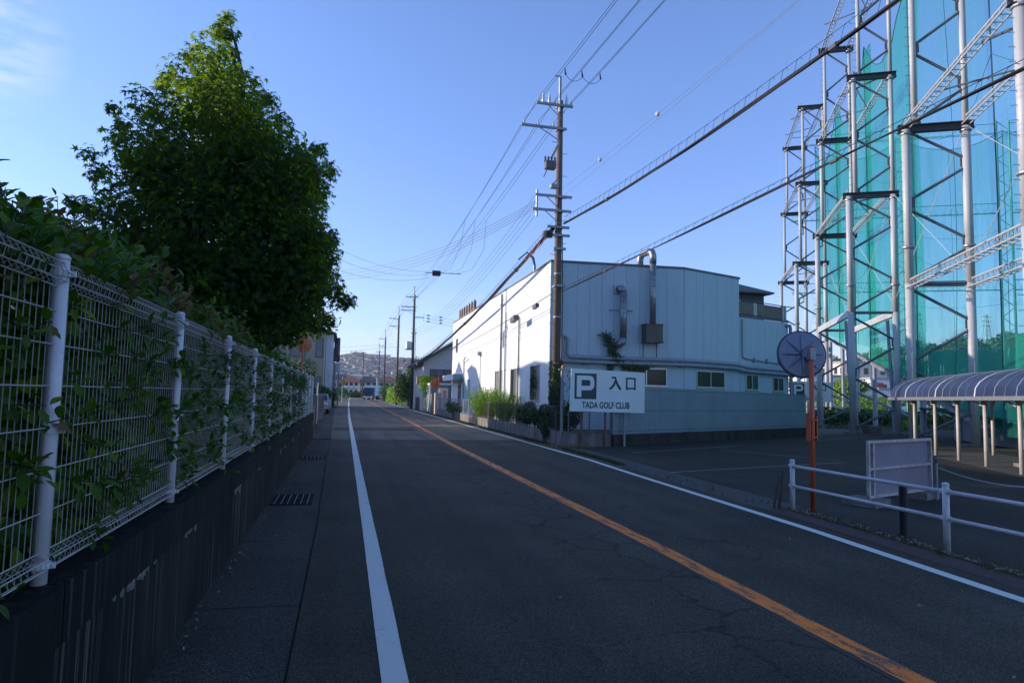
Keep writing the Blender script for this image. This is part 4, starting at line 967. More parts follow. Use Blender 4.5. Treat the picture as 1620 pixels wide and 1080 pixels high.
# ducts on the front
q = MB(); q.obox(frF, 2.74, 3.16, .06, .13, 6.15, 6.52); dct = part('wall_box', q, M['duct'], tb)
def spiral(pts, r_, nm, n=16):
    q = MB(); q.tube(pts, r_, n); d_ = part(nm, q, M['duct'], tb, smooth=True); a = Vector(pts[0]); L = (Vector(pts[-1]) - a).length
    return d_
P_ = lambda u, n_, z: on(frF, u, n_, z)
spiral([P_(2.98,.1,6.36), P_(2.99,.28,6.36), P_(3.05,.36,6.30), P_(3.09,.38,6.18)], .15, 'duct_elbow')
sd_ = spiral([P_(3.09,.38,6.2), P_(3.09,.38,4.15)], .15, 'spiral_duct')
for k in range(8): q = MB(); c_ = P_(3.09,.38,4.3+k*.24); q.lathe(c_, [(.15,-.012),(.16,0),(.15,.012)], 16); part('duct_seam', q, M['duct'], sd_)
spiral([P_(3.09,.38,4.2), P_(3.06,.37,4.0), P_(2.95,.30,3.9), P_(2.9,.06,3.88)], .155, 'duct_elbow')
for s_ in (-1, 1): q = MB(); q.tube([P_(3.09 + s_*.55,.06,5.42), P_(3.09 + s_*.1,.3,5.40)], .015, 5); part('duct_brace', q, M['rust'], tb)
sd_ = spiral([P_(4.42,.40,4.8), P_(4.42,.40,7.55)], .135, 'exhaust_duct')
for k in range(10): q = MB(); c_ = P_(4.42,.40,4.95+k*.26); q.lathe(c_, [(.135,-.012),(.145,0),(.135,.012)], 16); part('duct_seam', q, M['duct'], sd_)
spiral([P_(4.42,.40,7.5), P_(4.42,.40,7.85), P_(4.40,.33,8.02), P_(4.35,.15,8.08), P_(4.25,-.35,8.08), P_(4.2,-.5,8.0), P_(4.18,-.55,7.85), P_(4.18,-.55,7.45)], .15, 'goose_neck')
q = MB(); q.obox(frF, 4.04, 4.80, .10, .62, 4.08, 4.80); bx_ = part('fan_box', q, M['rustbox'], tb)
q = MB(); q.obox(frF, 4.0, 4.84, .08, .66, 4.80, 4.84); q.obox(frF, 4.0, 4.84, .08, .66, 4.03, 4.075); part('box_rim', q, M['rust'], bx_)
for u in (4.1, 4.72): q = MB(); q.obox(frF, u, u+.03, .069, .085, 3.42, 4.05); part('rust_strap', q, M['rust'], bx_)
# twin insulated pipes round the front
def ppath(off, z0, z1, rise):
    pts = []
    if rise: pts += [P_(.62 - rise*.0 + off, .28, 4.15), P_(.62+off, .28, z0+.12), P_(.72+off, .28, z0)]
    for u in (1.5, 3.0, 4.5, 5.9): pts.append(P_(u, .28, z0))
    for u, z in ((.25, z0), (1.5, z0), (3.4, z0-.02), (4.2, z0-.12), (5.5, z0-.14), (7.0, z0-.16), (7.95, z0-.18)): pts.append(on(frG, u, .28, z))
    return pts
q = MB(); q.tube([P_(.30,.05,4.18), P_(.34,.28,4.2), P_(.42,.28,4.12)] + [P_(.42,.28,3.25), P_(.5,.28,3.13)] + ppath(0, 3.12, 0, 0), .075, 10); part('insulated_pipe', q, M['pipe'], tb, smooth=True)
q = MB(); q.tube([P_(.55,.05,4.16), P_(.6,.28,4.16), P_(.66,.28,4.1)] + [P_(.66,.28,3.46), P_(.75,.28,3.32)] + ppath(0, 3.31, 0, 0), .065, 10); part('insulated_pipe', q, M['pipe'], tb, smooth=True)
for u in (1.4, 2.9, 4.5, 5.8): q = MB(); q.obox(frF, u, u+.04, .06, .38, 3.0, 3.02); q.obox(frF, u, u+.04, .06, .09, 3.0, 3.4); part('pipe_bracket', q, M['galv'], tb)
q = MB(); q.tube([P_(2.05,.06,4.33), P_(2.10,.22,4.33), P_(2.45,.22,4.33)], .03, 6); part('wall_spout', q, M['rust'], tb)
q = MB(); q.tube([on(frG, 4.05,.1,5.5), on(frG,4.05,.1,3.72), on(frG,4.2,.1,3.62), on(frG,7.6,.1,3.45)], .035, 6); part('conduit', q, M['pipe'], tb)
for u in (4.9, 5.9, 6.9): q = MB(); q.obox(frG, u, u+.04, .05, .16, 3.45, 3.68); part('pipe_clip', q, M['galv'], tb)
q = MB(); q.tube([on(frG,7.6,.05,5.45), on(frG,7.82,.16,5.45), on(frG,7.86,.16,5.3), on(frG,7.86,.16,.2)], .09, 8); part('downpipe', q, M['pipe'], tb)
# annex roof terrace: railing with slats
tr_ = thing('terrace_screen', 'brown slatted screen with dark handrail along the factory annex roof', 'screen', on(frG, 5.8, -.1, 5.7))
for i in range(26):
    u = 4.02 + i*.137
    if i in (9, 10): mt = M['post_cream']
    else: mt = M['brown']
    q = MB(); q.obox(frG, u, u+.12, -.16, -.13, 5.72, 6.40); part('slat', q, mt, tr_)
q = MB(); q.tube([on(frG,3.9,-.08,6.46), on(frG,8.6,-.08,6.46)], .025, 6); part('handrail', q, M['trim'], tr_)
q = MB(); q.tube([on(frG,3.9,-.08,5.78), on(frG,7.8,-.08,5.78)], .02, 6); part('bottom_rail', q, M['trim'], tr_)
for u in (7.75, 7.55): q = MB(); q.obox(frG, u, u+.1, -.2, -.05, 5.70, 6.45); part('end_post', q, M['post_cream'], tr_)
# hut on the roof
th_ = thing('roof_hut', 'small dark weathered hut with a hipped dark roof on the factory annex', 'hut', (20.9, 36, 5.6))
q = MB(); q.box(19.3, 22.6, 33.5, 37.5, 5.57, 7.55); part('wall', q, M['hutwall'], th_)
q = MB(); q.box(18.9, 23.0, 33.1, 37.9, 7.55, 7.63); q.add([(18.9,33.1,7.635),(23.0,33.1,7.635),(23.0,37.9,7.635),(18.9,37.9,7.635),(20.8,34.2,8.3),(21.2,36.2,8.3)], [(0,1,5,4),(1,2,5),(2,3,4,5),(3,0,4)]); part('roof', q, M['trim'], th_)
q = MB(); n_ = 10; pts = [(20.85+.28*math.cos(PI*i/n_), 33.42, 7.0+.28*math.sin(PI*i/n_)) for i in range(n_+1)]; q.extr([(20.57,33.42,6.6)] + pts[::-1] + [(21.13,33.42,6.6)], (0,.06,0)); part('arched_vent', q, M['post_cream'], th_)
# climbing ivy on the spout
def ivy(label, name, pts_list, size=.07, loc=(0,0,0), mt='ivy'):
    t_ = thing(name, label, 'climbing plant', loc); me = cloud('leaves', np.array(pts_list), size, oval_leaf(.3), M[mt], up=np.tile([-.2,-1.,.3],(len(pts_list),1)), droop=np.tile([0,0,-1.],(len(pts_list),1)), off=loc); part('leaves', me, None, t_, kind='stuff')
    return t_
pl = []
for i in range(520):
    f = random.random(); u = 2.36 + .55*f + random.gauss(0, .12 + .06*f); z = 4.35 - 1.25*f + random.gauss(0, .07); pl.append(P_(u, .16 + random.random()*.22, z))
for i in range(130): pl.append(P_(2.6 + random.gauss(0,.06), .14 + random.random()*.1, random.uniform(2.5, 3.1)))
iv = ivy('ivy tumbling from the wall spout over the twin pipes', 'wall_ivy', pl, .085, P_(2.4,.1,3.0))
q = MB()
for i in range(6): q.tube([P_(2.38+.03*i,.18,4.3), P_(2.5+.05*i,.2,3.8), P_(2.6+.06*i,.22,3.2), P_(2.6,.14,2.6)], .008, 4, False)
part('stems', q, M['bark'], iv)
pl = [P_(random.uniform(3.1, 4.3), .2 + random.random()*.2, 2.95 + random.gauss(0,.06)) for i in range(330)]
ivy('ivy mat hanging over the window behind the sign board', 'wall_ivy', pl, .085, P_(3.7,.1,2.9))
pl = [on(frS, 2.1+random.gauss(0,.16), .13+random.random()*.12, 2.3+random.gauss(0,.28)) for i in range(190)]
ivy('ivy tuft across the window nearest the corner', 'wall_ivy', pl, .09, on(frS, 2.1, .1, 2.0))

# ---- blue-grey hoarding on its concrete base ------------------------------
frH, LH = seg(F0, F1)
th_ = thing('hoarding_fence', 'blue grey sheet steel hoarding with rows of bolts along the car park', 'fence', on(frH, LH/2, 0, 0))
k = 0; u = 0.02
while u < LH - .1:
    wd_ = min(.9, LH-u); q = MB()
    n_ = max(2, int(wd_/.09)); prof = []
    for i in range(n_+1):
        uu = u + .003 + (wd_-.006)*i/n_; prof.append((uu, (.004 if i % 2 else 0.0)))
    vs = []
    for uu, d_ in prof: vs += [on(frH, uu, .02+d_, .40), on(frH, uu, .02+d_, 2.03 - .004*(uu))]
    vs2 = []
    for uu, d_ in prof: vs2 += [on(frH, uu, .0+d_, .40), on(frH, uu, .0+d_, 2.03 - .004*(uu))]
    n2_ = len(prof); o_ = len(vs)
    q.add(vs + vs2, [(2*i, 2*i+1, 2*i+3, 2*i+2) for i in range(n2_-1)] + [(o_+2*i, o_+2*i+2, o_+2*i+3, o_+2*i+1) for i in range(n2_-1)] + [(2*i+1, o_+2*i+1, o_+2*i+3, 2*i+3) for i in range(n2_-1)] + [(0,o_,o_+1,1), (2*n2_-2, 2*n2_-1, o_+2*n2_-1, o_+2*n2_-2)])
    part('sheet', q, M['hoard'], th_); u += .9
q = MB()
u = .1
while u < LH - .05:
    for z in (.50, 1.20, 1.93): q.obox(frH, u-.017, u+.017, .024, .036, z-.017, z+.017)
    u += .18
part('bolts', q, M['black'], th_, kind='stuff')
for z in (.5, 1.2, 1.92): q = MB(); q.obox(frH, 0, LH, -.06, -.005, z-.02, z+.02); part('rail', q, M['galv'], th_)
for i in range(8): q = MB(); u = .1 + i*2.05; q.obox(frH, u, u+.06, -.13, -.062, .36, 1.98); part('post', q, M['galv'], th_)
t = thing('hoarding_base_wall', 'low dark concrete wall under the blue grey hoarding', 'wall', on(frH, LH/2, 0, 0))
for i in range(6): q = MB(); q.obox(frH, .03+i*2.45, .03+(i+1)*2.45-.012, -.15, .06, -.03, .38); part('wall_section', q, M['conc_darker'], t)

# ---- roadside block wall with brown mesh fence ----------------------------
t = thing('roadside_wall', 'low weathered concrete wall along the road in front of the factory', 'wall', (7.1, 38, 0))
wl_ = [(7.18, 21.7), (7.05, 24.0), (7.0, 30), (7.05, 36), (7.15, 42), (7.3, 50), (7.4, 56.3)]
for a, b in zip(wl_, wl_[1:]):
    fr, L = seg(a, b); n_ = max(1, round(L/2.0))
    for i in range(n_):
        if 34.5 < a[1] + (b[1]-a[1])*i/n_ < 35.6: pass
        q = MB(); q.obox(fr, L*i/n_+.006, L*(i+1)/n_-.006, -.02, .14, -.05, .46 + random.uniform(-.01,.01)); part('wall_section', q, M['conc'], t)
fr, L = seg((7.19, 21.66), (8.78, 21.72)); q = MB(); q.obox(fr, 0.0, L, -.16, 0, -.05, .42); part('wall_section', q, M['conc'], t)
def mesh_run(label, a, b, z0, z1, step, bays, mt, name='wire_fence'):
    fr, L = seg(a, b); t_ = thing(name, label, 'fence', (a[0], a[1], z0))
    for i in range(bays+1): q = MB(); q.tube([on(fr, L*i/bays, .06, z0-.05), on(fr, L*i/bays, .06, z1+.03)], .024, 6); part('post', q, mt, t_)
    q = MB()
    for z in (z0+.06, z1): q.tube([on(fr,0,.06,z), on(fr,L,.06,z)], .014, 5)
    part('rails', q, mt, t_)
    for k_ in range(bays):
        q = MB(); u = L*k_/bays
        while u < L*(k_+1)/bays: q.tube([on(fr,u,.06,z0+.06), on(fr,u,.06,z1)], .003, 3, False); u += step
        zz = z0 + .15
        while zz < z1: q.tube([on(fr,L*k_/bays,.06,zz), on(fr,L*(k_+1)/bays,.06,zz)], .003, 3, False); zz += .12
        part('wire_panel', q, mt, t_)
mesh_run('rusty brown mesh fence on the roadside wall beside the bright bush', (7.05, 22.6), (7.1, 38), .46, 1.28, .07, 8, M['brownfence'])
mesh_run('grey mesh fence on the roadside wall near the gate', (7.12, 38.4), (7.38, 55.6), .46, 1.32, .09, 9, M['pipe'])
mesh_run('short rusty mesh fence behind the sign board', (7.2, 21.6), (8.7, 21.66), .42, 1.15, .07, 2, M['brownfence'])
q = MB(); q.box(7.25, 7.62, 58.6, 59.1, 0, 1.66); q2 = solo('gate_pillar', q, M['brown'], 'brown tiled gate pillar at the far end of the factory fence', 'gate pillar', (7.4, 58.8, 0))
q = MB(); q.box(7.2, 7.7, 55.7, 56.3, 0, 1.72); q.box(7.3,7.6,55.66,55.7,1.2,1.35); q2 = solo('gate_pillar', q, M['post_cream'], 'cream gate pillar with a letter slot at the near side of the gateway', 'gate pillar', (7.4, 56, 0))
q = MB(); q.box(8.6, 9.6, 58.4, 58.9, 0, 1.5); solo('gate_pillar', q, M['conc'], 'wide grey gate pillar beside the white container', 'gate pillar', (9, 58.6, 0))
# container and boxes in the gateway
t = thing('storage_container', 'pale green storage shed with white frame behind the gate', 'shed', (8.6, 61.5, 0))
q = MB(); q.box(7.45, 10.2, 61.2, 64.2, 0.05, 2.42); part('body', q, M['teal'], t)
q = MB(); q.box(7.35, 7.5, 61.1, 61.2, 0, 2.45); q.box(7.35, 10.25, 61.1, 61.2, 2.45, 2.62); q.box(10.1,10.25,61.1,61.2,0,2.45); q.box(7.35,7.44,61.2,64.3,2.42,2.6); part('frame', q, M['white'], t)
for i in range(3): q = MB(); q.box(7.55+i*.86, 8.38+i*.86, 61.14, 61.19, .1, 2.38); part('door', q, M['teal'], t)
t = thing('notice_box', 'white upright box with vertical red S O S lettering by the gateway', 'box', (8.0, 57, 0))
q = MB(); q.box(7.78, 8.55, 57.8, 58.2, 0, 2.15); part('body', q, M['white'], t)
text_mb('SOS', .42, ((8.12, 57.79, 1.95), (0,0,-1), (1,0,0), (0,-1,0)), M['redink'], .01, .006, 1.0, name='lettering', parent=t)
t = thing('white_board', 'white board with a grey diagonal and black marks leaning behind the gate', 'board', (7.75, 60.2, 0))
q = MB(); q.box(7.42, 8.1, 60.2, 60.26, .05, 1.35); part('panel', q, M['white'], t)
q = MB(); q.extr([(7.75,60.19,.1),(8.08,60.19,.1),(7.75,60.19,1.2)], (0,.008,0)); part('diagonal', q, M['grey'], t)
for i, x in enumerate((7.5, 7.62)): q = MB(); q.beam((x,60.18,.15),(x+.06,60.18,.33),.012,.035,(0,-1,0)); q.beam((x+.07,60.18,.33),(x+.1,60.18,.15),.012,.035,(0,-1,0)); part('mark', q, M['black'], t)
q = MB(); q.box(7.9, 8.4, 68.5, 68.9, 0, 1.6); q.box(6.9, 7.9, 68.6, 68.8, 0, 1.3); solo('garden_wall', q, M['conc'], 'pale garden wall stub past the gate', 'wall', (7.6, 68.7, 0))
mesh_run('low fence along the garden beyond the gate', (7.4, 60.2), (7.3, 67), .3, 1.2, .15, 4, M['pipe'])
q = MB(); q.box(7.62, 8.05, 66, 66.1, 1.3, 1.75); q.tube([(7.8,66.05,0),(7.8,66.05,1.3)], .03, 6); solo('small_notice', q, M['white'], 'small white notice on a post beyond the gate', 'notice', (7.8, 66, 0))
# gabled house on the right
t = thing('gabled_house', 'mauve white house with a dark gabled roof behind the factory', 'house', (11, 70, 0))
q = MB(); q.extr([(7.3,66,0),(14.6,66,0),(14.6,66,5.2),(11.4,66,7.2),(7.3,66,4.72)], (0,9,0)); part('wall', q, M['housewall'], t)
q = MB(); q.extr([(6.7,65.4,4.38),(11.4,65.4,7.25),(15.3,65.4,4.9),(15.3,65.4,5.1),(11.4,65.4,7.5),(6.6,65.4,4.6)], (0,10.2,0)); part('roof', q, M['rooftile'], t)
q = MB(); q.box(6.6, 14.9, 64.6, 65.98, 2.55, 3.25); part('lower_roof', q, M['brown'], t)
q = MB(); q.box(7.95, 10.0, 65.92, 65.99, 3.32, 4.02); o = part('window', q, M['trim'], t)
q = MB(); q.box(8.6, 9.2, 65.90, 65.92, 3.4, 3.95); part('pane', q, M['winpale'], o)
for a in (8.02, 9.3): q = MB(); q.box(a, a+.55, 65.89, 65.92, 3.38, 3.97); part('shutter', q, M['brown'], o)
bush('garden_tree', 'dark tall evergreen behind the third utility pole', 'tree', (7.75, 86, 3.5), (1.75, 2.2, 3.4), 4800, .24, M['shrub'], trunk=.15, seed_=21)
bush('garden_tree', 'rounded green garden tree between the pole and the gabled house', 'tree', (7.45, 63.6, 2.35), (1.1, 1.1, 1.05), 2600, .17, M['bamboo'], trunk=.1, seed_=22)
bush('garden_tree', 'dark garden tree under the lower roof of the gabled house', 'tree', (10.6, 63.9, 1.9), (1.4, 1.0, 1.2), 1500, .17, M['shrub'], trunk=.1, seed_=23)
bush('garden_tree', 'dark hedge like tree beside the far end of the road wall', 'tree', (9.2, 78, 2.0), (1.4, 2.2, 1.9), 2600, .2, M['shrub'], trunk=.1, seed_=24)
bush('shrub', 'sunny yellow green shrub under the far roadside poles', 'shrub', (7.9, 112, 1.2), (1.3, 8, 1.6), 2600, .3, M['bamboo'], seed_=25)
bush('shrub', 'deep green bushes beyond the sunny shrub on the right roadside', 'shrub', (8.4, 140, 1.5), (1.6, 12, 1.9), 2200, .35, M['shrub'], seed_=26)
bush('shrub', 'low roadside bush under the second far pole', 'shrub', (7.6, 93, .7), (.7, 5, .9), 1100, .22, M['bamboo'], seed_=27)
# bright bamboo-like bush in the factory yard
def reed_bush(label, c, n, h, spread, seed_):
    rs = np.random.default_rng(seed_); t_ = thing('yard_bush', label, 'bush', (c[0], c[1], 0)); q = MB(); P2 = []; D2 = []
    for i in range(n):
        a = rs.uniform(0, 2*PI); sp_ = rs.random()**.6*spread; hh = h*rs.uniform(.55, 1.0)
        b0 = Vector((c[0] + rs.normal(0,.2), c[1] + rs.normal(0,.35), .1)); tip = b0 + Vector((math.cos(a)*sp_, math.sin(a)*sp_*1.5, hh)); md = (b0+tip)/2 + Vector((0,0,.12*hh))
        q.tube([b0, md, tip], .008, 3, False, r1=.003)
        for k in range(34):
            f = rs.uniform(.25, 1.0); p = b0.lerp(tip, f) + Vector((0,0,.12*hh*4*f*(1-f)*.5)) + Vector(rs.normal(0,.055,3)); P2.append(p); D2.append((math.cos(a)*.6+rs.normal(0,.4), math.sin(a)*.6+rs.normal(0,.4), rs.uniform(-.2,.9)))
    part('stems', q, M['bamboo'], t_, kind='stuff')
    me = cloud('leaves', np.array(P2), .15, blade_leaf(.10), M['bamboo'], droop=np.array(D2), off=wloc(t_)); part('leaves', me, None, t_, kind='stuff')
reed_bush('feathery bright yellow green bush leaning over the roadside wall', (7.5, 36.2), 210, 2.0, .95, 5)
reed_bush('leafy sunlit bush between the feathery bush and the factory window', (7.8, 33.0), 150, 1.65, .75, 6)
bush('shrub', 'dark leafy shrub smothering the roadside fence beside the big utility pole', 'shrub', (7.15, 25.2, .95), (.48, 2.1, .68), 4600, .085, M['ivy'], oval_leaf(.3), seed_=31)
bush('shrub', 'dark ivy clump at the wall corner behind the sign board', 'shrub', (7.45, 22.4, .95), (.40, .8, .55), 1500, .085, M['ivy'], oval_leaf(.3), seed_=32)
bush('shrub', 'small dark shrub near the far end of the roadside fence', 'shrub', (7.2, 46, .8), (.4, 3, .5), 900, .12, M['ivy'], seed_=33)
bush('shrub', 'ivy trailing down the roadside wall face', 'shrub', (6.98, 23.6, .5), (.16, .6, .45), 600, .075, M['ivy'], oval_leaf(.3), seed_=34)
# verge grass and dry litter
P2 = []
for i in range(1500):
    y = random.uniform(9.6, 60) if random.random() < .35 else random.uniform(21.5, 42); x = interp(GR, y) + abs(random.gauss(0, .16)); P2.append((x, y, .04))
for i in range(1500): y = random.uniform(15.6, 20.5); P2.append((interp(GR, y) + .02 + abs(random.gauss(0,.08)), y, .03))
for i in range(260): y = random.uniform(2, 9.3); P2.append((interp(GR, y) + .36 + random.gauss(0,.05), y, .02))
n = len(P2); me = cloud('verge_grass', np.array(P2), .09, blade_leaf(.08), M['grass'], up=np.tile([0,-1.,0],(n,1)), droop=np.tile([0,0,1.],(n,1)))
o = struct('verge_grass', me, None, 'stuff'); o['label'] = 'tufts of dry grass and moss along the road edge'
P2 = []
for i in range(1500):
    y = 21.3 + random.gauss(0,.35); x = 7.15 + random.gauss(0,.45); P2.append((x, y, .02 + abs(random.gauss(0,.04))))
for i in range(700): y = random.uniform(1.5, 9.2); P2.append((interp(GR, y) + .40 + abs(random.gauss(0,.10)), y, .012))
for i in range(160): y = random.uniform(3, 30); P2.append((WX + .03 + abs(random.gauss(0,.09)), y, .008))
for i in range(60): y = random.uniform(3, 30); P2.append((random.uniform(-.9, 8), y, .008))
me = cloud('leaf_litter', np.array(P2), .036, oval_leaf(.28), M['dry']); o = struct('leaf_litter', me, None, 'stuff'); o['label'] = 'dry fallen leaves by the sign posts and along the kerbs'

# ================================================================== SIGN BOARDS
ZO = [0.0]
def rel(fr, u, n, z): return Vector(on(fr, u, n, z + ZO[0]))
def glyph_parts(fr, n0, th_, board, ink, green, white):
    """the parking sign's writing, drawn on the board front (n grows towards the reader)"""
    def poly(pts, nm, mt, lift=0.0):
        q = MB(); d = Vector((fr[2][0], fr[2][1], 0))*th_
        q.extr([rel(fr, u, n0+lift, z) for u, z in pts], d); part(nm, q, mt, board)
    poly([(-.30,1.57),(.48,1.57),(.48,2.42),(-.30,2.42)], 'parking_square', green)
    # P: stem, bars and bowl
    w_ = .165; x0, x1 = -.225, .40; z0, z1, zm = 1.635, 2.345, 1.86
    q = MB(); d = Vector((fr[2][0], fr[2][1], 0))*th_; L_ = .0045
    def pl(pts): q.extr([rel(fr, u, n0+th_+.0015, z) for u, z in pts], d)
    pl([(x0,z0),(x0+w_,z0),(x0+w_,z1),(x0,z1)])
    cx = x1 - .20; zc = (z1+zm)/2; ro = (z1-zm)/2; ri = ro - .12
    pl([(x0+w_,z1-.145),(cx,z1-.145),(cx,z1),(x0+w_,z1)]); pl([(x0+w_,zm),(cx,zm),(cx,zm+.145),(x0+w_,zm+.145)])
    K = 10; rx = x1-cx; rix = rx-.145; riz = ro-.145
    for i in range(K):
        a, b = -PI/2 + PI*i/K, -PI/2 + PI*(i+1)/K
        ex = lambda t: math.copysign(abs(math.cos(t))**.75, math.cos(t)); ez = lambda t: math.copysign(abs(math.sin(t))**.75, math.sin(t))
        pl([(cx+rx*ex(a),zc+ro*ez(a)),(cx+rx*ex(b),zc+ro*ez(b)),(cx+rix*ex(b),zc+riz*ez(b)),(cx+rix*ex(a),zc+riz*ez(a))])
    part('letter', q, white, board)
    def tr2(pts, ox, oz, sx, sz): return [(ox+sx*a, oz+sz*b) for a, b in pts]
    poly(tr2([(.20,1),(.56,1),(.60,.80),(.72,.50),(1,.10),(.87,0),(.70,.20),(.55,.48),(.45,.87),(.20,.87)], .93, 1.885, .46, .45), 'character', ink)
    poly(tr2([(.515,.66),(.50,.40),(.33,.18),(.10,0),(0,.11),(.22,.30),(.36,.50),(.44,.74)], .93, 1.885, .46, .45), 'character_stroke', ink, .0012)
    ox, oz, sx, sz = 1.55, 1.90, .36, .42
    q = MB()
    for a, b, c, e in ((0,0,.16,1),(.84,0,1,1),(.16,.87,.84,1),(.16,.06,.84,.19)):
        q.extr([rel(fr, ox+sx*u, n0, oz+sz*z) for u, z in ((a,b),(c,b),(c,e),(a,e))], d)
    part('character', q, ink, board)
    rt = (fr[1][0], fr[1][1], 0); nm_ = (fr[2][0], fr[2][1], 0)
    text_mb('TADA GOLF CLUB', .29, (rel(fr, -.03, n0+th_/2, 1.275), rt, (0,0,1), nm_), ink, th_, .007, .72, name='lettering', parent=board)
def sign_board(label, fr, posts, depth_n=0.0, group=None):
    t_ = thing('parking_sign', label, 'sign', on(fr, .9, 0, 0), group)
    q = MB(); q.extr([rel(fr,-.46,.05,1.16), rel(fr,2.24,.05,1.13), rel(fr,2.25,.05,1.80), rel(fr,-.45,.05,1.86)], Vector((fr[2][0],fr[2][1],0))*.025); part('board_lower', q, M['sign_white'], t_)
    q = MB(); q.extr([rel(fr,-.45,.051,1.864), rel(fr,2.25,.051,1.804), rel(fr,2.26,.051,2.50), rel(fr,-.42,.051,2.57)], Vector((fr[2][0],fr[2][1],0))*.025); part('board_upper', q, M['sign_white'], t_)
    q = MB(); 
    for z in (1.3, 1.85, 2.35): q.obox(fr, -.4, 2.2, .0, .045, z-.02, z+.02)
    part('back_rail', q, M['rust'], t_)
    q = MB()
    for a, z in ((-.42,1.42),(2.2,1.45),(-.38,2.3),(2.21,2.2)): q.obox(fr, a-.02, a+.02, .077, .083, z-.012, z+.012)
    part('rivets', q, M['alu'], t_, kind='stuff')
    for u, r_, mt in posts:
        q = MB(); q.tube([on(fr,u,.02-r_,-.02), on(fr,u,.02-r_,2.45)], r_, 10); part('post', q, mt, t_)
    glyph_parts(fr, .0775, .003, t_, M['sign_ink'], M['sign_green'], M['sign_white'])
    return t_
frP, _ = seg((7.69, 21.6), (9.24, 21.65))
sign_board('white parking entrance board of the golf club on rusty posts in front of the hoarding', frP, [(0.0,.045,M['rust']),(.84,.035,M['rust']),(1.55,.045,M['pipe'])])
frQ, _ = seg((30.9, 42.0), (33.4, 40.9)); ZO[0] = .5
sign_board('second smaller looking parking board half hidden behind the round mirror', frQ, [(0.0,.045,M['pipe']),(1.7,.045,M['pipe'])]); ZO[0] = 0.0
t = thing('warning_lamp', 'small orange lamp on a pale blue post left of the sign board', 'lamp', (7.1, 21.95, 0))
q = MB(); q.tube([(7.1,21.95,.4),(7.1,21.95,2.52)], .05, 8); q.box(6.98,7.3,21.9,22.0,2.52,2.56); part('post', q, M['pipe'], t)
q = MB(); q.lathe((7.12,21.95,2.56), [(.05,0),(.055,.04),(.05,.11),(.02,.14)], 10); part('lamp', q, M['orangeink'], t)
t = thing('old_pipe_post', 'short rusty bent post behind the sign board', 'post', (8.6, 21.9, 0)); q = MB(); q.tube([(8.62,21.85,.3),(8.62,21.85,1.2)], .035, 7); part('post', q, M['rust'], t)

# ================================================================== GUARD RAIL, BOLLARD, BOARD, CHAIN
t = thing('guard_rail', 'white two bar pipe guard rail beside the road at the car park', 'guard rail', (6.63, 4, 0))
GP = [(6.65, 9.17), (6.63, 6.42), (6.61, 3.67), (6.59, .92), (6.57, -1.8)]
for x, y in GP:
    q = MB(); q.tube([(x,y,-.02),(x,y,.735)], .036, 14); o = part('post', q, M['white_metal'], t, smooth=True)
    q = MB(); q.lathe((x,y,.735), [(.040,-.015),(.040,.004),(.028,.018),(.002,.024)], 14); part('cap', q, M['white_metal'], o)
    for z in (.655, .355): q = MB(); q.tube([(x,y-.055,z),(x,y+.055,z)], .033, 12); part('sleeve', q, M['white_metal'], o)
for (a, b), (c, d) in zip(GP, GP[1:]):
    for z in (.655, .355): q = MB(); q.tube([(a,b-.03,z),((a+c)/2,(b+d)/2,z-.002),(c,d+.03,z)], .0235, 12); part('rail', q, M['white_metal'], t, smooth=True)
t = thing('old_stakes', 'two old grey wooden stakes leaning against the first guard rail post', 'stakes', (6.55, 9.3, 0))
for a, b in (((6.53,9.33,-.01),(6.57,9.27,.60)), ((6.47,9.38,-.01),(6.53,9.33,.50))): q = MB(); q.beam(a, b, .05, .035); part('stake', q, M['wood'], t)
q = MB(); q.tube([(6.81,7.22,-.01),(6.81,7.22,.60)], .048, 14); q.lathe((6.81,7.22,.60), [(.048,0),(.045,.012),(.002,.014)], 14); solo('bollard', q, M['black'], 'plain black bollard behind the white guard rail', 'bollard', (6.81,7.22,0), smooth=False)
frB, LB = seg((8.12, 9.34), (10.20, 10.20))
t = thing('framed_board', 'mauve grey framed board seen from behind on concrete blocks in the car park', 'board', on(frB, 1.1, 0, 0))
q = MB(); q.obox(frB, .03, LB-.03, -.012, .0, .16, 1.0); part('panel', q, M['mauve'], t)
for (a, b, c, d) in ((0,LB,.985,1.03),(0,LB,.12,.165),(.046,LB-.046,.56,.60)): q = MB(); q.obox(frB, a, b, .002, .045, c, d); part('frame_bar', q, M['creamframe'], t)
for a in (.0, .14, LB-.045): q = MB(); q.obox(frB, a, a+.045, .0, .05 if a else .047, .166 if a else .0, .984); part('frame_bar', q, M['creamframe'], t)
for u in (.12, LB-.35): q = MB(); q.obox(frB, u-.25, u+.25, -.35, .2, -.01, .115); o = part('foot_block', q, M['conc'], t)
frC, LC = seg((9.98, 9.84), (12.6, 8.75))
t = thing('chain_barrier', 'grey post with a round knob and a sagging white chain by the canopy', 'chain barrier', (9.98, 9.84, 0))
for u in (0, LC):
    q = MB(); c_ = on(frC, u, 0, 0); q.tube([c_, on(frC,u,0,.62)], .022, 10); o = part('post', q, M['galv'], t)
    q = MB(); q.lathe(on(frC,u,0,.62), [(.022,0),(.03,.012),(.018,.02),(.034,.035),(.04,.055),(.034,.08),(.015,.094),(.001,.096)], 12); part('knob', q, M['trim'], o, smooth=True)
q = MB(); K = 96
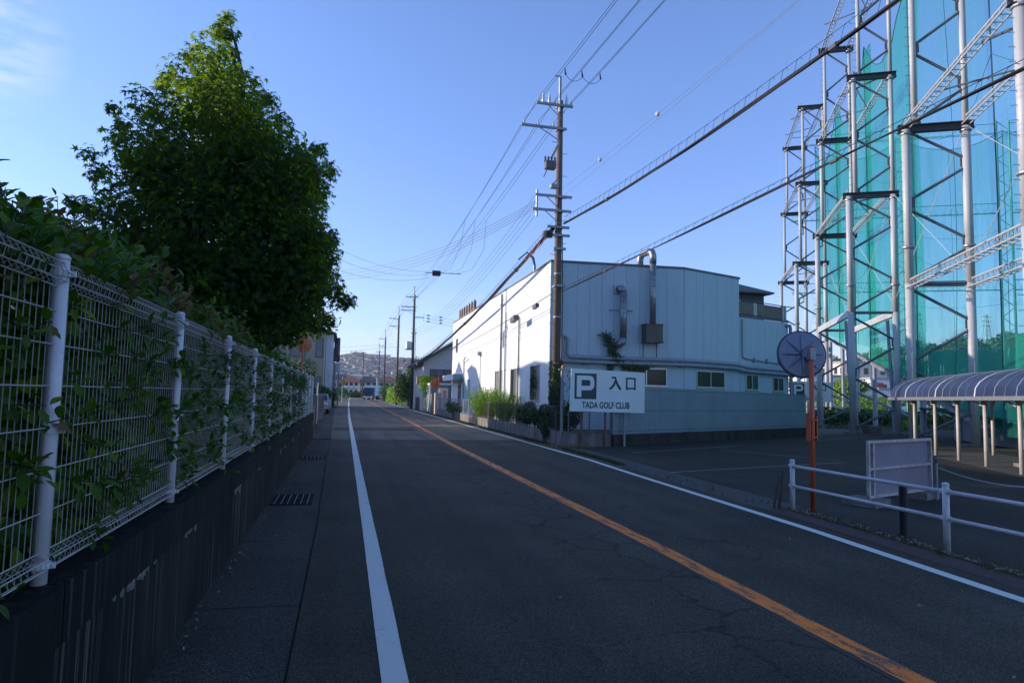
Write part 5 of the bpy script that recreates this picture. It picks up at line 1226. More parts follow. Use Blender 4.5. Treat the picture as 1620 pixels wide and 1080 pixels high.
for i in range(K):
    f = (i+.5)/K; u = LC*f; z = .56 - .36*4*f*(1-f)*.8; p = Vector(on(frC, u, 0, z)); d = Vector((frC[1][0], frC[1][1], -.36*.8*4*(1-2*f)/LC)).normalized()
    s_ = d.cross(Vector((0,0,1))).normalized() if i % 2 else d.cross(Vector((0,0,1))).normalized().cross(d)
    ring = [p + d*math.cos(t_)*.019 + s_*math.sin(t_)*.011 for t_ in [2*PI*k/8 for k in range(9)]]; q.tube(ring, .0032, 4, False)
part('chain', q, M['white_metal'], t, kind='stuff')

# gutter grates --------------------------------------------------------------
def grate(y0, L, label, x0=-.97, x1=-.42):
    t_ = thing('drain_grate', label, 'drain grate', ((x0+x1)/2, y0+L/2, 0))
    q = MB(); q.box(x0, x1, y0, y0+L, .0, .0035); part('pit_shade', q, M['black'], t_)  # black sheet stands in for the shade inside the drain
    q = MB(); q.box(x0-.02,x0,y0-.02,y0+L+.02,.0,.012); q.box(x1,x1+.02,y0-.02,y0+L+.02,.0,.012); q.box(x0,x1,y0-.02,y0,.0,.012); q.box(x0,x1,y0+L,y0+L+.02,.0,.012); part('frame', q, M['gutter'], t_)
    n_ = 6
    for i in range(n_): q = MB(); xx = x0 + (x1-x0)*(i+.5)/n_; q.box(xx-.004, xx+.004, y0, y0+L, .004, .013); part('bar', q, M['galv'], t_)
    q = MB(); k = y0 + .05
    while k < y0+L-.02: q.box(x0, x1, k-.003, k+.003, .004, .010); k += .06
    part('cross_bars', q, M['black'], t_, kind='stuff')
grate(10.45, .95, 'nearest steel drain grate in the gutter below the retaining wall')
grate(17.3, .7, 'second steel drain grate along the gutter')
grate(24.4, .6, 'third steel drain grate along the gutter')
q = MB()
for i in range(7): q.box(-.95+i*.085, -.90+i*.085, 31.9, 32.6, .0, .006)
solo('slotted_cover', q, M['black'], 'slotted concrete drain cover farthest along the gutter', 'drain cover', (-.7,32.2,0))
q = MB()
for i in range(24): q.box(-.98+random.uniform(0,.02), -.30, 2.0+i*1.2, 2.008+i*1.2, .0, .0015) if i % 2 else None
struct('gutter_joints', q, M['black'])

# ================================================================== CANOPY
u_ = (.471, .882); v_ = (.882, -.471)
def cp(s, n, z, o=(18.57, 18.3)): return (o[0] + u_[0]*s + v_[0]*n, o[1] + u_[1]*s + v_[1]*n, z)
t = thing('walkway_canopy', 'arched blue polycarbonate walkway canopy on cream posts', 'canopy', (17.6, 16.4, 0))
for s, b in ((2.05,0),(0,0),(-1.93,0),(-3.85,0),(-5.85,0),(-7.8,0),(1.0,1),(-2.9,1),(-6.8,1),(-4.9,1)):
    q = MB(); q.tube([cp(s,2.0*b,-.02), cp(s,2.0*b,1.80)], .052, 12); o = part('post', q, M['post_cream'], t, smooth=True)
    q = MB(); q.lathe(cp(s,2.0*b,1.68), [(.07,0),(.085,.03),(.085,.12),(.07,.13)], 12); part('collar', q, M['post_cream'], o)
    if not b: q = MB(); q.tube([cp(s+.3,-.28,1.79), cp(s+.26,-.12,1.72), cp(s+.08,-.04,1.62)], .022, 6); part('drain_elbow', q, M['post_cream'], o)
A = 1.42; HZ = .78; ZE = 1.84
def arch(k, K=14): t_ = PI*k/K; return (1.0 - A*math.cos(t_), ZE + HZ*math.sin(t_)**.8)
s0, s1 = 3.35, -9.1; bays = 21; ds = (s1-s0)/bays
for i in range(bays):
    sa, sb = s0+ds*i, s0+ds*(i+1); q = MB()
    vs = []; fs = []
    for k in range(15):
        n_, z = arch(k); vs += [cp(sa-.012, n_, z), cp(sb+.012, n_, z)]
    vs += [(x,y,z-.006) for x,y,z in vs]
    fs = [(2*k,2*k+1,2*k+3,2*k+2) for k in range(14)] + [(30+2*k,30+2*k+2,30+2*k+3,30+2*k+1) for k in range(14)]
    q.add(vs, fs); part('roof_panel', q, M['poly'], t, smooth=True)
for i in range(bays+1):
    s = s0+ds*i; big = i % 5 == 3; w_ = .055 if big else .014; q = MB()
    for k in range(14):
        (n0, z0), (n1, z1) = arch(k), arch(k+1); q.beam(cp(s,n0,z0+.008), cp(s,n1,z1+.008), w_*1.4 if big else w_*1.0, .016)
    part('rib', q, M['white_metal'] if big or i % 2 else M['pipe'], t)
for n_ in (1.0-A-.03, 1.0+A+.03):
    q = MB(); q.beam(cp(s0+.05,n_,ZE-.03), cp(s1,n_,ZE-.03), .11, .10); part('gutter_beam', q, M['alu'], t)
for n_ in (0, 2.0): q = MB(); q.beam(cp(s0,n_,ZE-.005), cp(s1,n_,ZE-.005), .08, .09); part('eave_beam', q, M['post_cream'], t)
q = MB(); q.box(0,0,0,0,0,0) if False else None
for i in range(9): s = 2.5-i*1.3; q.beam(cp(s,0,ZE+.02), cp(s,2.0,ZE+.02), .05, .05)
part('tie_bars', q, M['post_cream'], t)
q = MB(); q.add([cp(2.6,-.3,.006), cp(2.6,2.5,.006), cp(-9,2.5,.006), cp(-9,-.3,.006)], [(0,1,2,3)]); struct('canopy_walkway', q, M['apron'])

# ================================================================== GOLF NET TOWERS
T1 = (26.6, 31.5); SP = (4.62, 8.55); TW_ = 2.2
LEV = [6.5, 13.1, 19.8, 26.3]
def tp(b, n, z, s=0): return (b[0] + v_[0]*n + u_[0]*s, b[1] + v_[1]*n + u_[1]*s, z)
def truss(a, b, parent, h=.34, w_=.30, n_=None, mt=None):
    a = Vector(a); b = Vector(b); d = (b-a); L = d.length; d.normalize(); sd_ = d.cross(Vector((0,0,1))).normalized(); n_ = n_ or max(6, int(L/.42)); q = MB()
    top = lambda f: a + d*L*f + Vector((0,0,h/2)); bl = lambda f: a + d*L*f - Vector((0,0,h/2)) - sd_*w_/2; b2 = lambda f: a + d*L*f - Vector((0,0,h/2)) + sd_*w_/2
    q.tube([top(0), top(1)], .034, 6); q.tube([bl(0), bl(1)], .028, 6); q.tube([b2(0), b2(1)], .028, 6)
    for i in range(n_):
        f0, f1, fm = i/n_, (i+1)/n_, (i+.5)/n_
        for g_ in (bl, b2): q.tube([g_(f0), top(fm), g_(f1)], .010, 4, False)
        q.tube([bl(f0), b2(f0)], .016, 4, False)
    return part('lattice_truss', q, mt or M['tower'], parent)
towers = {}
lab = {2:'nearest white steel net tower at the right edge, partly out of the picture', 1:'second nearest white steel net tower with yellow bands on its leg behind the canopy',
       0:'third white steel net tower with dark cross beams, behind the framed board', -1:'fourth white steel net tower right of the round mirror', -2:'fifth white steel net tower rising above the round mirror', -3:'farthest white steel net tower beside the factory hut'}
for k in (2, 1, 0, -1, -2, -3):
    b = {2: (17.92, 14.45), 1: (22.20, 22.95)}.get(k, (T1[0] - SP[0]*k, T1[1] - SP[1]*k)); t = thing('net_tower', lab[k], 'tower', (b[0], b[1], 0), None); towers[k] = (b, t)
    ins = [0, 0, .34, .34*2, .34*2]
    zs = [-.05] + LEV
    for side in (0, 1):
        for i in range(4):
            n_ = (ins[i] if i >= 2 else 0) if side == 0 else TW_
            if i == 0: pass
            r0 = .165 if i < 2 else .125 if i == 2 else .105
            n_ = [0, 0, .34, .62][i] if side == 0 else TW_
            q = MB(); q.tube([tp(b,n_,zs[i]+(.0 if i==0 else .0)), tp(b,n_,zs[i+1] - (.16 if i else 0))], r0, 14); lg = part('leg', q, M['tower'], t, smooth=True)
            if i == 1:
                q = MB(); q.lathe(tp(b,n_,8.0), [(.17,-.08),(.24,-.03),(.24,.03),(.17,.08)], 14); part('flange', q, M['galv'], lg)
            if side == 0:      # climbing pegs
                q = MB(); z = zs[i] + .5
                while z < zs[i+1]-.2:
                    for sg in (-1, 1): q.tube([tp(b,n_,z,0), tp(b,n_-.0,z,sg*.0)], .01, 3, False) if False else None
                    a0 = tp(b, n_, z); q.tube([a0, (a0[0]-.30, a0[1]+.12, z-.02)] , .011, 4, False); z += .42
                part('climbing_pegs', q, M['galv'], lg, kind='stuff')
    nleft = lambda z: 0 if z <= 13.1 else (.34 if z <= 19.8 else .62)
    z = 26.3; side = 0; st = 1.65; pts = []
    while z > .8:
        pts.append((side, z)); z -= st; side = 1-side
    pts.append((side, .15))
    for (s_a, za), (s_b, zb) in zip(pts, pts[1:]):
        na = nleft(min(za, zb+.01)) if s_a == 0 else TW_; nb = nleft(zb) if s_b == 0 else TW_
        q = MB(); q.tube([tp(b, na, za-.18), tp(b, nb, zb+.12)], .062, 8); br_ = part('brace', q, M['brace'], t)
        nn_ = nb + (.24 if s_b == 0 else -.24); q = MB(); q.extr([tp(b,nb,zb+.36,-.02), tp(b,nn_,zb+.16,-.02), tp(b,nn_,zb-.16,-.02), tp(b,nb,zb-.36,-.02)], (u_[0]*.03, u_[1]*.03, 0)); part('gusset', q, M['brace'], br_)
    for z in LEV[1:]:
        q = MB(); n0 = (0 if z < 14 else .3 if z < 20 else .55); q.beam(tp(b,n0-.3,z+.02), tp(b,TW_+.3,z+.02), .26, .04); q.beam(tp(b,n0-.3,z-.26), tp(b,TW_+.3,z-.26), .26, .04); q.beam(tp(b,n0-.3,z-.12), tp(b,TW_+.3,z-.12), .05, .24)
        for n_ in (n0, (n0+TW_)/2, TW_): q.beam(tp(b,n_,z-.24), tp(b,n_,z), .24, .03, (u_[0],u_[1],0))
        bm_ = part('cross_beam', q, M['darkbeam'], t)
        for n_ in (n0, TW_): q = MB(); q.lathe(tp(b,n_,z-.40), [(.16,0),(.22,.03),(.22,.09),(.16,.12)], 12); part('collar', q, M['galv'], bm_)
    q = MB(); q.tube([tp(b,0,6.5), tp(b,TW_,6.5)], .08, 8); part('cross_tube', q, M['brace'], t)
    for n_ in (0, TW_): q = MB(); q.obox(((b[0],b[1]),u_,v_), -.4,.4,n_-.4,n_+.4,-.02,.10); part('footing', q, M['conc'], t)
    # base stay tubes
    if k == 0: q = MB(); q.tube([tp(b,-.0,6.2,1.3), tp(b,.1,.1,.35)], .09, 8); q.tube([tp(b,TW_-.1,6.2,1.2), tp(b,TW_-.1,.1,.3)], .09, 8); (part('prop', q, M['pipe'], t) if k == 0 else None)
    q = MB(); q.tube([tp(b,TW_,2.4), tp(b,TW_+3.2,.8)], .08, 8); part('back_stay', q, M['pipe'], t)
b1, t1 = towers[1]
for z in (.95, 1.35, 1.75): q = MB(); q.lathe(tp(b1,0,z-.22 if z > 1.5 else z), [(.168,0),(.169,.001),(.169,.17),(.168,.171)], 14); part('yellow_band', q, M['yellow'], t1)
q = MB(); q.tube([tp(b1,0,14.6,-9.3), tp(b1,TW_,12.6)], .012, 4)
# linking trusses belong to the tower they start from
for k in (2, 1, 0, -1, -2):
    (a, ta), (b, tb2) = towers[k], towers[k-1]
    for j, z in enumerate(LEV):
        for side in (0, 1):
            nn_ = (0 if z < 14 else .3 if z < 20 else .55) if side == 0 else TW_
            if j == 0:
                if k in (2,): truss(tp(a,nn_,z), tp(b,nn_,z), ta)
                elif k in (0, -2): q = MB(); q.beam(tp(a,nn_,z), tp(b,nn_,z), .16, .36); part('plate_beam', q, M['tower'], ta)
            elif k in (2, 0, -2): truss(tp(a,nn_,z+.10), tp(b,nn_,z+.10), ta)
        if j and k in (2, 0, -2):
            m0 = (Vector(tp(a,0,z)) + Vector(tp(b,0,z)))/2; m1 = (Vector(tp(a,TW_,z)) + Vector(tp(b,TW_,z)))/2
            q = MB(); q.tube([m0.lerp(Vector(tp(a,.2,z)),.45), tp(a,TW_,z)], .05, 6); q.tube([m1, m0.lerp(Vector(tp(b,.2,z)),.3)], .035, 6); part('plan_brace', q, M['brace'], ta)
            q = MB(); q.tube([tp(a,nn_*0+.2,z,.2), m1], .035, 6); part('plan_brace', q, M['tower'], ta)
    q = MB(); q.tube([tp(a,TW_,13.0), tp(b,TW_,7.2)], .018, 4); q.tube([tp(b,TW_,13.0), tp(a,TW_,6.8)], .014, 4); part('stay_cable', q, M['tower'], ta)
    if k in (1, -1): q = MB(); q.tube([tp(a,.2,6.5,.6), tp(a,TW_,6.5,.6)], .05, 6); part('cross_tube', q, M['tower'], ta)

# masts and cross trusses of the far side of the range
C3 = towers[-3][0]
mast_t = []
for i, s in enumerate((10.2, 19.0, 27.8, 36.6)):
    b = (C3[0] + v_[0]*s, C3[1] + v_[1]*s); t = thing('net_mast', ['slim lattice mast behind the net, left of the nearest towers', 'slim lattice mast behind the net near the right edge', 'slim lattice mast behind the net outside the right edge', 'farthest right slim lattice mast of the range'][i], 'mast', (b[0], b[1], 0))
    mast_t.append((b, t))
    for n_ in (-.5, .5):
        q = MB(); q.tube([tp(b,n_,0), tp(b,n_,27.5)], .10, 8); part('leg', q, M['mast_nettint'], t)
    q = MB(); z = .5
    while z < 27: q.tube([tp(b,-.5,z), tp(b,.5,z+.9), tp(b,-.5,z+1.8)], .035, 5, False); z += 1.8
    part('lacing', q, M['mast_nettint'], t, kind='stuff')
for i in range(4):
    a = C3 if i == 0 else mast_t[i-1][0]; b, t = mast_t[i]
    for z in (12.4, 19.4, 26.8): truss(tp(a, 1.0 if i == 0 else .5, z), tp(b,-.5,z), t, .9, .3, 14, M['mast_nettint'])

# nets ------------------------------------------------------------------------
NO = TW_ + 1.0
def net_sheet(a, b, zb, zt, sag, mt, name, label, grp=None, nx=14, ny=10, billow=.25, na=NO, nb=NO, group=None):
    q = MB(); vs = []; A_ = Vector(tp(a, na, 0)); B_ = Vector(tp(b, nb, 0)); d = (B_-A_).normalized(); nrm_ = d.cross(Vector((0,0,1)))
    for j in range(ny+1):
        for i in range(nx+1):
            f = i/nx; g_ = j/ny; p = A_.lerp(B_, f); top = (zt[0]*(1-f) + zt[1]*f) - sag*4*f*(1-f); bot = zb[0]*(1-f) + zb[1]*f
            z = bot + (top-bot)*g_; off = billow*math.sin(PI*f)*math.sin(PI*g_) + .05*math.sin(f*25+g_*5)
            p = p + nrm_*off; vs.append((p.x, p.y, z))
    q.add(vs, [(j*(nx+1)+i, j*(nx+1)+i+1, (j+1)*(nx+1)+i+1, (j+1)*(nx+1)+i) for j in range(ny) for i in range(nx)])
    t_ = thing('safety_net', label, 'net', tuple(A_), group)
    part('net_sheet', q, mt, t_, smooth=True)
    q = MB(); q.tube([vs[ny*(nx+1)+i] for i in range(nx+1)], .03, 5, False); q.tube([vs[j*(nx+1)] for j in range(ny+1)], .03, 5, False); q.tube([vs[j*(nx+1)+nx//2] for j in range(ny+1)], .018, 4, False)
    for jj in (3, 6): q.tube([vs[jj*(nx+1)+i] for i in range(nx+1)], .012, 4, False)
    part('edge_rope', q, M['rope'], t_)
    return t_
def zd(k): return .35 + .205*max(0, (1.05-k)*9.72)      # height of the sloping deck at tower k
nl = {2:'tall teal safety net at the right edge between the nearest towers', 1:'tall teal safety net behind the canopy between the second and third towers', 0:'tall teal safety net between the third and fourth towers',
      -1:'narrow green looking safety net between the fourth and fifth towers', -2:'farthest narrow safety net of the near row beside the factory'}
for k in (2, 1, 0, -1, -2):
    net_sheet(towers[k][0], towers[k-1][0], (zd(k), zd(k-1)), (26.2, 26.2), 3.2, M['net'] if k > 0 else M['netdense'], 'net', nl[k])
    if k > 0: continue
    a = towers[k][0]
    q = MB(); vs = []
    for j in range(9):
        z = zd(k) + (26-zd(k))*j/8
        for i in range(5): s = -.9 + i*.45; vs.append(tp(a, NO+.12+.06*math.sin(i*2+j), z, s))
    q.add(vs, [(j*5+i, j*5+i+1, (j+1)*5+i+1, (j+1)*5+i) for j in range(8) for i in range(4)])
    solo('net_overlap', q, M['net2'], ['overlapping green net strip beside the farthest near-row net', 'overlapping green net strip at the fourth tower', 'overlapping green net strip at the third tower', 'overlapping green net strip at the second tower', 'overlapping green net strip at the nearest tower'][k+2], 'net', (a[0], a[1], 0))
corner = C3
net_sheet(corner, mast_t[0][0], (8.2, 6.0), (26.2, 26.2), 1.5, M['net'], 'net', 'back safety net between the corner tower and the first slim mast', na=NO, nb=0)
net_sheet(mast_t[0][0], mast_t[1][0], (4, 4), (26.6, 26.6), 1.5, M['net'], 'net', 'back safety net between the two slim masts', na=0, nb=0)
net_sheet(mast_t[1][0], mast_t[2][0], (4, 4), (26.6, 26.6), 1.5, M['net'], 'net', 'back safety net right of the second slim mast', na=0, nb=0)
net_sheet(mast_t[2][0], mast_t[3][0], (4, 4), (26.6, 26.6), 1.5, M['net'], 'net', 'back safety net outside the right edge', na=0, nb=0)
# sloping fascia beam along the foot of the nets, level netted deck behind the near bays
t = thing('range_deck', 'sloping white fascia beam and dark green netted deck along the foot of the nets', 'deck', tp(towers[0][0], NO, 0))
a, b = towers[1][0], towers[-3][0]; a2 = towers[0][0]; q = MB()
P1_, P2_ = tp(towers[2][0], NO, .5, -6), tp(a2, NO, 1.45); P3_, P4_ = tp(a2, NO+45, 1.45), tp(towers[2][0], NO+45, .5, -6)
q.add([P1_, P2_, P3_, P4_] + [(x,y,z-.08) for x,y,z in (P1_,P2_,P3_,P4_)], [(0,3,2,1),(4,5,6,7),(0,1,5,4),(1,2,6,5),(2,3,7,6),(3,0,4,7)]); part('deck_net', q, M['netskirt'], t)
q = MB(); q.beam(tp(a,NO-.1,zd(1)-.06), tp(b,NO-.1,zd(-3)-.20), .10, .20); part('fascia', q, M['galv'], t)
q = MB(); q.beam(tp(a,NO-.2,zd(1)+.2), tp(b,NO-.2,zd(-3)-.05), .10, .10); part('edge_beam', q, M['trim'], t)
for k in (.5, 0, -.5, -1, -1.5, -2, -2.5, -3):
    c_ = (T1[0]-SP[0]*k, T1[1]-SP[1]*k)
    for nn_ in (NO+.2,):
        q = MB(); q.tube([tp(c_,nn_,0), tp(c_,nn_,zd(k)-.3)], .15, 8); part('column', q, M['grey'], t)
q = MB(); fr, L = seg(tp(towers[2][0], NO+.6, 0)[:2], tp(towers[0][0], NO+.6, 0)[:2]); pa, pb = tp(towers[2][0], NO+.45, -.02, -2), tp(towers[0][0], NO+.45, -.02, -3.5); q.extr([pa, pb, (pb[0], pb[1], 1.35), (pa[0], pa[1], .25)], (.12, -.06, 0)); solo('range_wall', q, M['grey'], 'low grey concrete wall under the edge of the range deck behind the canopy', 'wall', tp(towers[1][0], NO, 0))
# skirt: doubled netting at the foot of the near bays
for k in (2, 1, 0):
    a, b = towers[k][0], towers[k-1][0]; q = MB(); q.add([tp(a,NO+.3,zd(k),-3 if k == 2 else 0), tp(b,NO+.3,zd(k-1)), tp(b,NO+.5,4.4), tp(a,NO+.5,3.9,-3 if k == 2 else 0)], [(0,1,2,3)]); solo('net_skirt', q, M['netlow'], ['doubled green net skirt between the third and fourth towers', 'doubled green net skirt behind the canopy', 'doubled green net skirt at the right edge'][k], 'net', tp(a, NO, 0))
# meter box, planter blocks, transformer post by the towers
q = MB(); c_ = tp(towers[1][0], NO-.4, 0, 1.2); q.box(c_[0]-.4, c_[0]+.5, c_[1]-.2, c_[1]+.2, .35, .72); q.box(c_[0]-.1,c_[0]+.1,c_[1]-.1,c_[1]+.1,0,.35); solo('meter_box', q, M['pipe'], 'grey blue box on a stand behind the canopy posts', 'box', c_)
for lbl, s in (('round dark planter at the foot of the third tower', -.9), ('dark planter between the third tower legs', .9)):
    c_ = tp(towers[0][0], .9, 0, s); q = MB(); q.lathe(c_, [(.24,0),(.32,.42),(.28,.42),(.26,.36),(.01,.36)], 14); solo('planter', q, M['brown'], lbl, 'planter', c_)
# ---- bright scenery seen under the nets -----------------------------------
bush('shrub', 'long dark hedge behind the third and fourth net towers', 'hedge', (39, 44, .6), (7, 4.0, .8), 4200, .3, M['shrub'], seed_=41)
bush('shrub', 'bright yellow green clump at the foot of the third tower', 'shrub', (33.6, 35.2, .3), (1.0, .7, .4), 1100, .12, M['bamboo'], seed_=42)
bush('street_tree', 'small round yellow green tree under the nets beyond the fourth tower', 'tree', (62, 73, 3.2), (2.5, 2.5, 2.2), 1500, .4, M['bamboo'], trunk=.15, seed_=43)
bush('shrub', 'sunlit garden shrubs in front of the white buildings beyond the range', 'shrub', (75, 84, 1.2), (9, 5, 1.6), 2400, .4, M['bamboo'], seed_=44)
n = 2500; Pg = np.stack([rng.uniform(29, 46, n), rng.uniform(36, 60, n), np.full(n, .08)], 1); me = cloud('weeds', Pg, .3, blade_leaf(.1), M['grass'], up=np.tile([0,-1.,0],(n,1)), droop=np.tile([0,0,1.],(n,1))); o = struct('weeds', me, None, 'stuff'); o['label'] = 'rough grass beyond the car park under the nets'
def block(label, x0, x1, y0, y1, h, mt, rows, cols, roof=None):
    t_ = thing('building', label, 'building', ((x0+x1)/2, (y0+y1)/2, 0)); q = MB(); q.box(x0,x1,y0,y1,-.02,h); part('wall', q, mt, t_)
    q = MB(); q.box(x0-.3,x1+.3,y0-.3,y1+.3,h,h+.35); part('roof', q, roof or M['grey'], t_)
    for r_ in range(rows):
        for c in range(cols):
            a = x0 + (x1-x0)*(c+.25)/cols; z = h*(r_+.3)/rows; q = MB(); q.box(a, a+(x1-x0)/cols*.5, y0-.06, y0, z, z+h/rows*.4); part('window', q, M['winglass'], t_)
            b_ = y0 + (y1-y0)*(c+.25)/cols; q = MB(); q.box(x0-.06, x0, b_, b_+(y1-y0)/cols*.5, z, z+h/rows*.4); part('window', q, M['winglass'], t_)
    return t_
block('white low building left of the third tower, under the nets', 84, 96, 112, 122, 6.5, M['white'], 2, 6)
block('cream stepped building just left of the third tower beyond the range', 108, 119, 130, 140, 10.5, M['cream'], 3, 5)
block('long white building with small windows seen under the deck edge', 97, 108, 108, 116, 4.2, M['white'], 1, 5)
t_ = block('white hall with a red sign panel under the net deck', 104, 113, 118, 127, 6.5, M['white'], 2, 4); q = MB(); q.box(105, 107, 117.8, 117.93, 4.2, 5.8); part('red_panel', q, M['redink'], t_)
q = MB()
for i in range(9):
    x, y = 128 + i*3.2 + random.uniform(-1,1), 168 - i*2.4; h = random.uniform(10, 17)
    t_ = thing('substation_frame', 'pale steel frame of the distant substation under the nets', 'steel frame', (x, y, 0), 'substation frames seen beyond the range'); q = MB()
    for sx in (-.8, .8): q.beam((x+sx,y,0),(x+sx*.5,y,h),.22,.22)
    q.beam((x-2.6,y,h*.8),(x+2.6,y,h*.8),.25,.25); q.beam((x-2,y,h*.55),(x+2,y,h*.55),.2,.2)
    for kk in range(6): q.beam((x-.8,y,h*kk/6),(x+.8,y,h*(kk+1)/6),.1,.1)
    part('frame', q, M['pylon'], t_)
for i, (a, d, h) in enumerate(((41.7, 480, 75), (44.6, 500, 84), (48.6, 520, 88), (43.9, 620, 96))):
    x, y = d*math.sin(R(a)), d*math.cos(R(a)); z0 = wood_h(x, y)-2; h_ = 24
    t_ = thing('pylon', ['lattice transmission pylon on the wooded hill, leftmost', 'lattice transmission pylon on the wooded hill, middle one', 'lattice transmission pylon on the wooded hill, rightmost', 'lattice transmission pylon farthest behind the wooded hill'][i], 'pylon', (x, y, z0)); q = MB()
    for sx, sy in ((-1,-1),(1,-1),(1,1),(-1,1)): q.beam((x+sx*2.4,y+sy*2.4,z0),(x+sx*.4,y+sy*.4,z0+h_),.35,.35)
    for kk in range(8):
        w0 = 2.4-2*kk/8; w1 = 2.4-2*(kk+1)/8; q.beam((x-w0,y-w0,z0+h_*kk/8),(x+w1,y-w1,z0+h_*(kk+1)/8),.2,.2); q.beam((x+w0,y-w0,z0+h_*kk/8),(x-w1,y-w1,z0+h_*(kk+1)/8),.2,.2)
    for zz in (.7,.82,.94): q.beam((x-4,y,z0+h_*zz),(x+4,y,z0+h_*zz),.3,.3)
    part('lattice', q, M['pylon'], t_)

# ================================================================== UTILITY POLES
def insulator(p, parent, h=.16, r_=.045):
    q = MB(); q.lathe(p, [(.015,0),(r_,.02),(r_*.6,.05),(r_,.07),(r_*.55,.10),(r_*.9,.12),(r_*.4,h),(.004,h+.01)], 8); part('insulator', q, M['porcelain'], parent)
def utility_pole(label, x, y, h, arms, rb=.17, group=None, cap=None, steps=(2.2, 12)):
    t_ = thing('utility_pole', label, 'utility pole', (x, y, 0), group)
    q = MB(); q.tube([(x,y,-.05),(x,y,h)], rb, 14, r1=rb*.62); part('shaft', q, M['pole'], t_, smooth=True)
    if cap: q = MB(); q.tube([(x-.05,y-.12,h-.5),(x-.05,y-.12,h+cap)], .055, 8); q.tube([(x-.05,y-.12,h+cap),(x-.28,y-.12,h+cap)], .025, 6); part('top_pipe', q, M['galv'], t_)
    q = MB(); z = steps[0]; sd_ = 1
    while z < min(h-.8, steps[1]): q.tube([(x+sd_*rb*.7,y,z),(x+sd_*(rb+.14),y-.02,z+.01)], .012, 5, False); z += .45; sd_ = -sd_
    part('step_bolts', q, M['galv'], t_, kind='stuff')
    for (xa, xb, z, ins) in arms:
        r_ = rb*(1-.38*z/h); q = MB(); q.box(x+xa, x+xb, y-r_-.10, y-r_-.015, z-.045, z+.045); q.box(x-r_-.03,x+r_+.03,y-r_-.015,y+r_+.02,z-.03,z+.03); a_ = part('crossarm', q, M['galv'], t_)
        if abs(xa) > .8: q = MB(); q.beam((x+xa*.55,y-r_-.06,z-.04),(x-.02,y-r_-.03,z-.5),.03,.03); part('arm_brace', q, M['galv'], a_)
        for xi in ins: insulator((x+xi, y-r_-.055, z+.045), a_)
    return t_
P0 = (7.9, 25.2); PB = (8.5, -15.0); P1 = (7.38, 78.0); P2 = (7.15, 98.0); P3 = (7.45, 136.0); P4 = (8.3, 177.0); PL = (-4.4, 41.5)
t0 = utility_pole('tall concrete utility pole with many crossarms standing at the factory corner', *P0, 13.35, [(-1.02,.47,13.1,(-.95,-.28,.40)), (-1.62,.22,12.15,(-1.52,-.95,-.33)), (-1.02,.47,9.42,()), (-1.12,.45,8.85,()), (-.52,.38,8.2,()), (-.5,.4,7.88,()), (-.25,.25,7.35,()), (-.2,.25,5.9,())], .18, cap=.95)
x, y = P0
q = MB(); q.tube([(x-.95,y-.2,8.55),(x-.95,y-.2,9.6)], .045, 6); part('drop_bracket', q, M['galv'], t0)
q = MB()
for dx in (-.75,-.5,.2): q.lathe((x+dx,y-.17,13.15), [(.05,0),(.06,.1),(.045,.3),(.015,.42)], 8)
part('surge_arresters', q, M['porcelain'], t0)
q = MB(); q.beam((x-.1,y-.2,11.55),(x-.42,y-.25,10.9),.09,.09); part('switch_arm', q, M['galv'], t0)
q = MB(); q.box(x-.66,x-.26,y-.42,y-.12,10.45,10.75)
for k in range(4): q.lathe((x-.66+.13*k,y-.27,10.72), [(.05,0),(.055,.05),(.03,.12),(.05,.15),(.02,.24)], 7)
q.tube([(x-.55,y-.3,10.5),(x-.72,y-.3,10.1)], .02, 5); part('air_switch', q, M['trim'], t0)
q = MB(); q.box(x-.42,x-.12,y-.36,y-.1,9.72,9.86); q.beam((x-.4,y-.2,9.8),(x-.12,y-.2,10.1),.05,.05); part('fuse_box', q, M['galv'], t0)
q = MB(); q.lathe((x-.52,y-.28,7.75), [(.02,-.02),(.2,0),(.22,.1),(.2,.22),(.02,.24)], 12); part('cable_coil', q, M['rubber'], t0)
q = MB()
for k in range(3): q.tube([(x-.45-.08*k,y+.2+.5*k,7.86-.1*k), (x-.62-.1*k,y+.5+.6*k,7.45-.15*k), (x-.58-.1*k,y+.9+.6*k,7.62-.14*k)], .012, 5, False)
part('pink_ties', q, M['pink'], t0)
q = MB(); q.tube([(x+.13,y-.12,7.9),(x+.16,y-.14,5.9),(x+.17,y-.15,3.0),(x+.18,y-.16,.4)], .022, 6); q.tube([(x-.1,y-.17,9.5),(x-.12,y-.18,7.9)], .03, 6); part('riser_conduit', q, M['rubber'], t0)
for z in (2.9, 4.7, 6.4, 8.6, 10.2, 11.4): q = MB(); q.lathe((x,y,z), [(.178-.006*z,-.03),(.186-.006*z,-.03),(.186-.006*z,.03),(.178-.006*z,.03)], 14); part('band', q, M['galv'], t0)
pl = []
for i in range(2600):
    z = .5 + 2.5*random.random()**1.5; a = random.uniform(0, 2*PI); rr = .19 + abs(random.gauss(0,.05))*(1.7 - z*.3); pl.append((x+rr*math.cos(a), y+rr*math.sin(a), z))
ivy('dark ivy wrapped round the foot of the big utility pole', 'pole_ivy', pl, .075, (x, y, .5))
pl = [(x+.42+random.gauss(0,.12), y-.9+random.gauss(0,.3), .6+2.0*random.random()) for i in range(500)]
ivy('thin vines hanging between the utility pole and the lamp post', 'pole_ivy', pl, .06, (x+.4, y-.9, .6))
utility_pole('concrete utility pole with a grey drum transformer behind the factory end', *P1, 12.9, [(-1.0,.42,12.6,(-.9,-.4,.3)), (-1.5,.25,11.45,(-1.4,-.9)), (-1.5,.2,11.05,(-1.4,)), (-.1,1.1,10.3,())], .19, cap=.9)
x, y = P1; t1_ = bpy.data.objects['utility_pole.001']
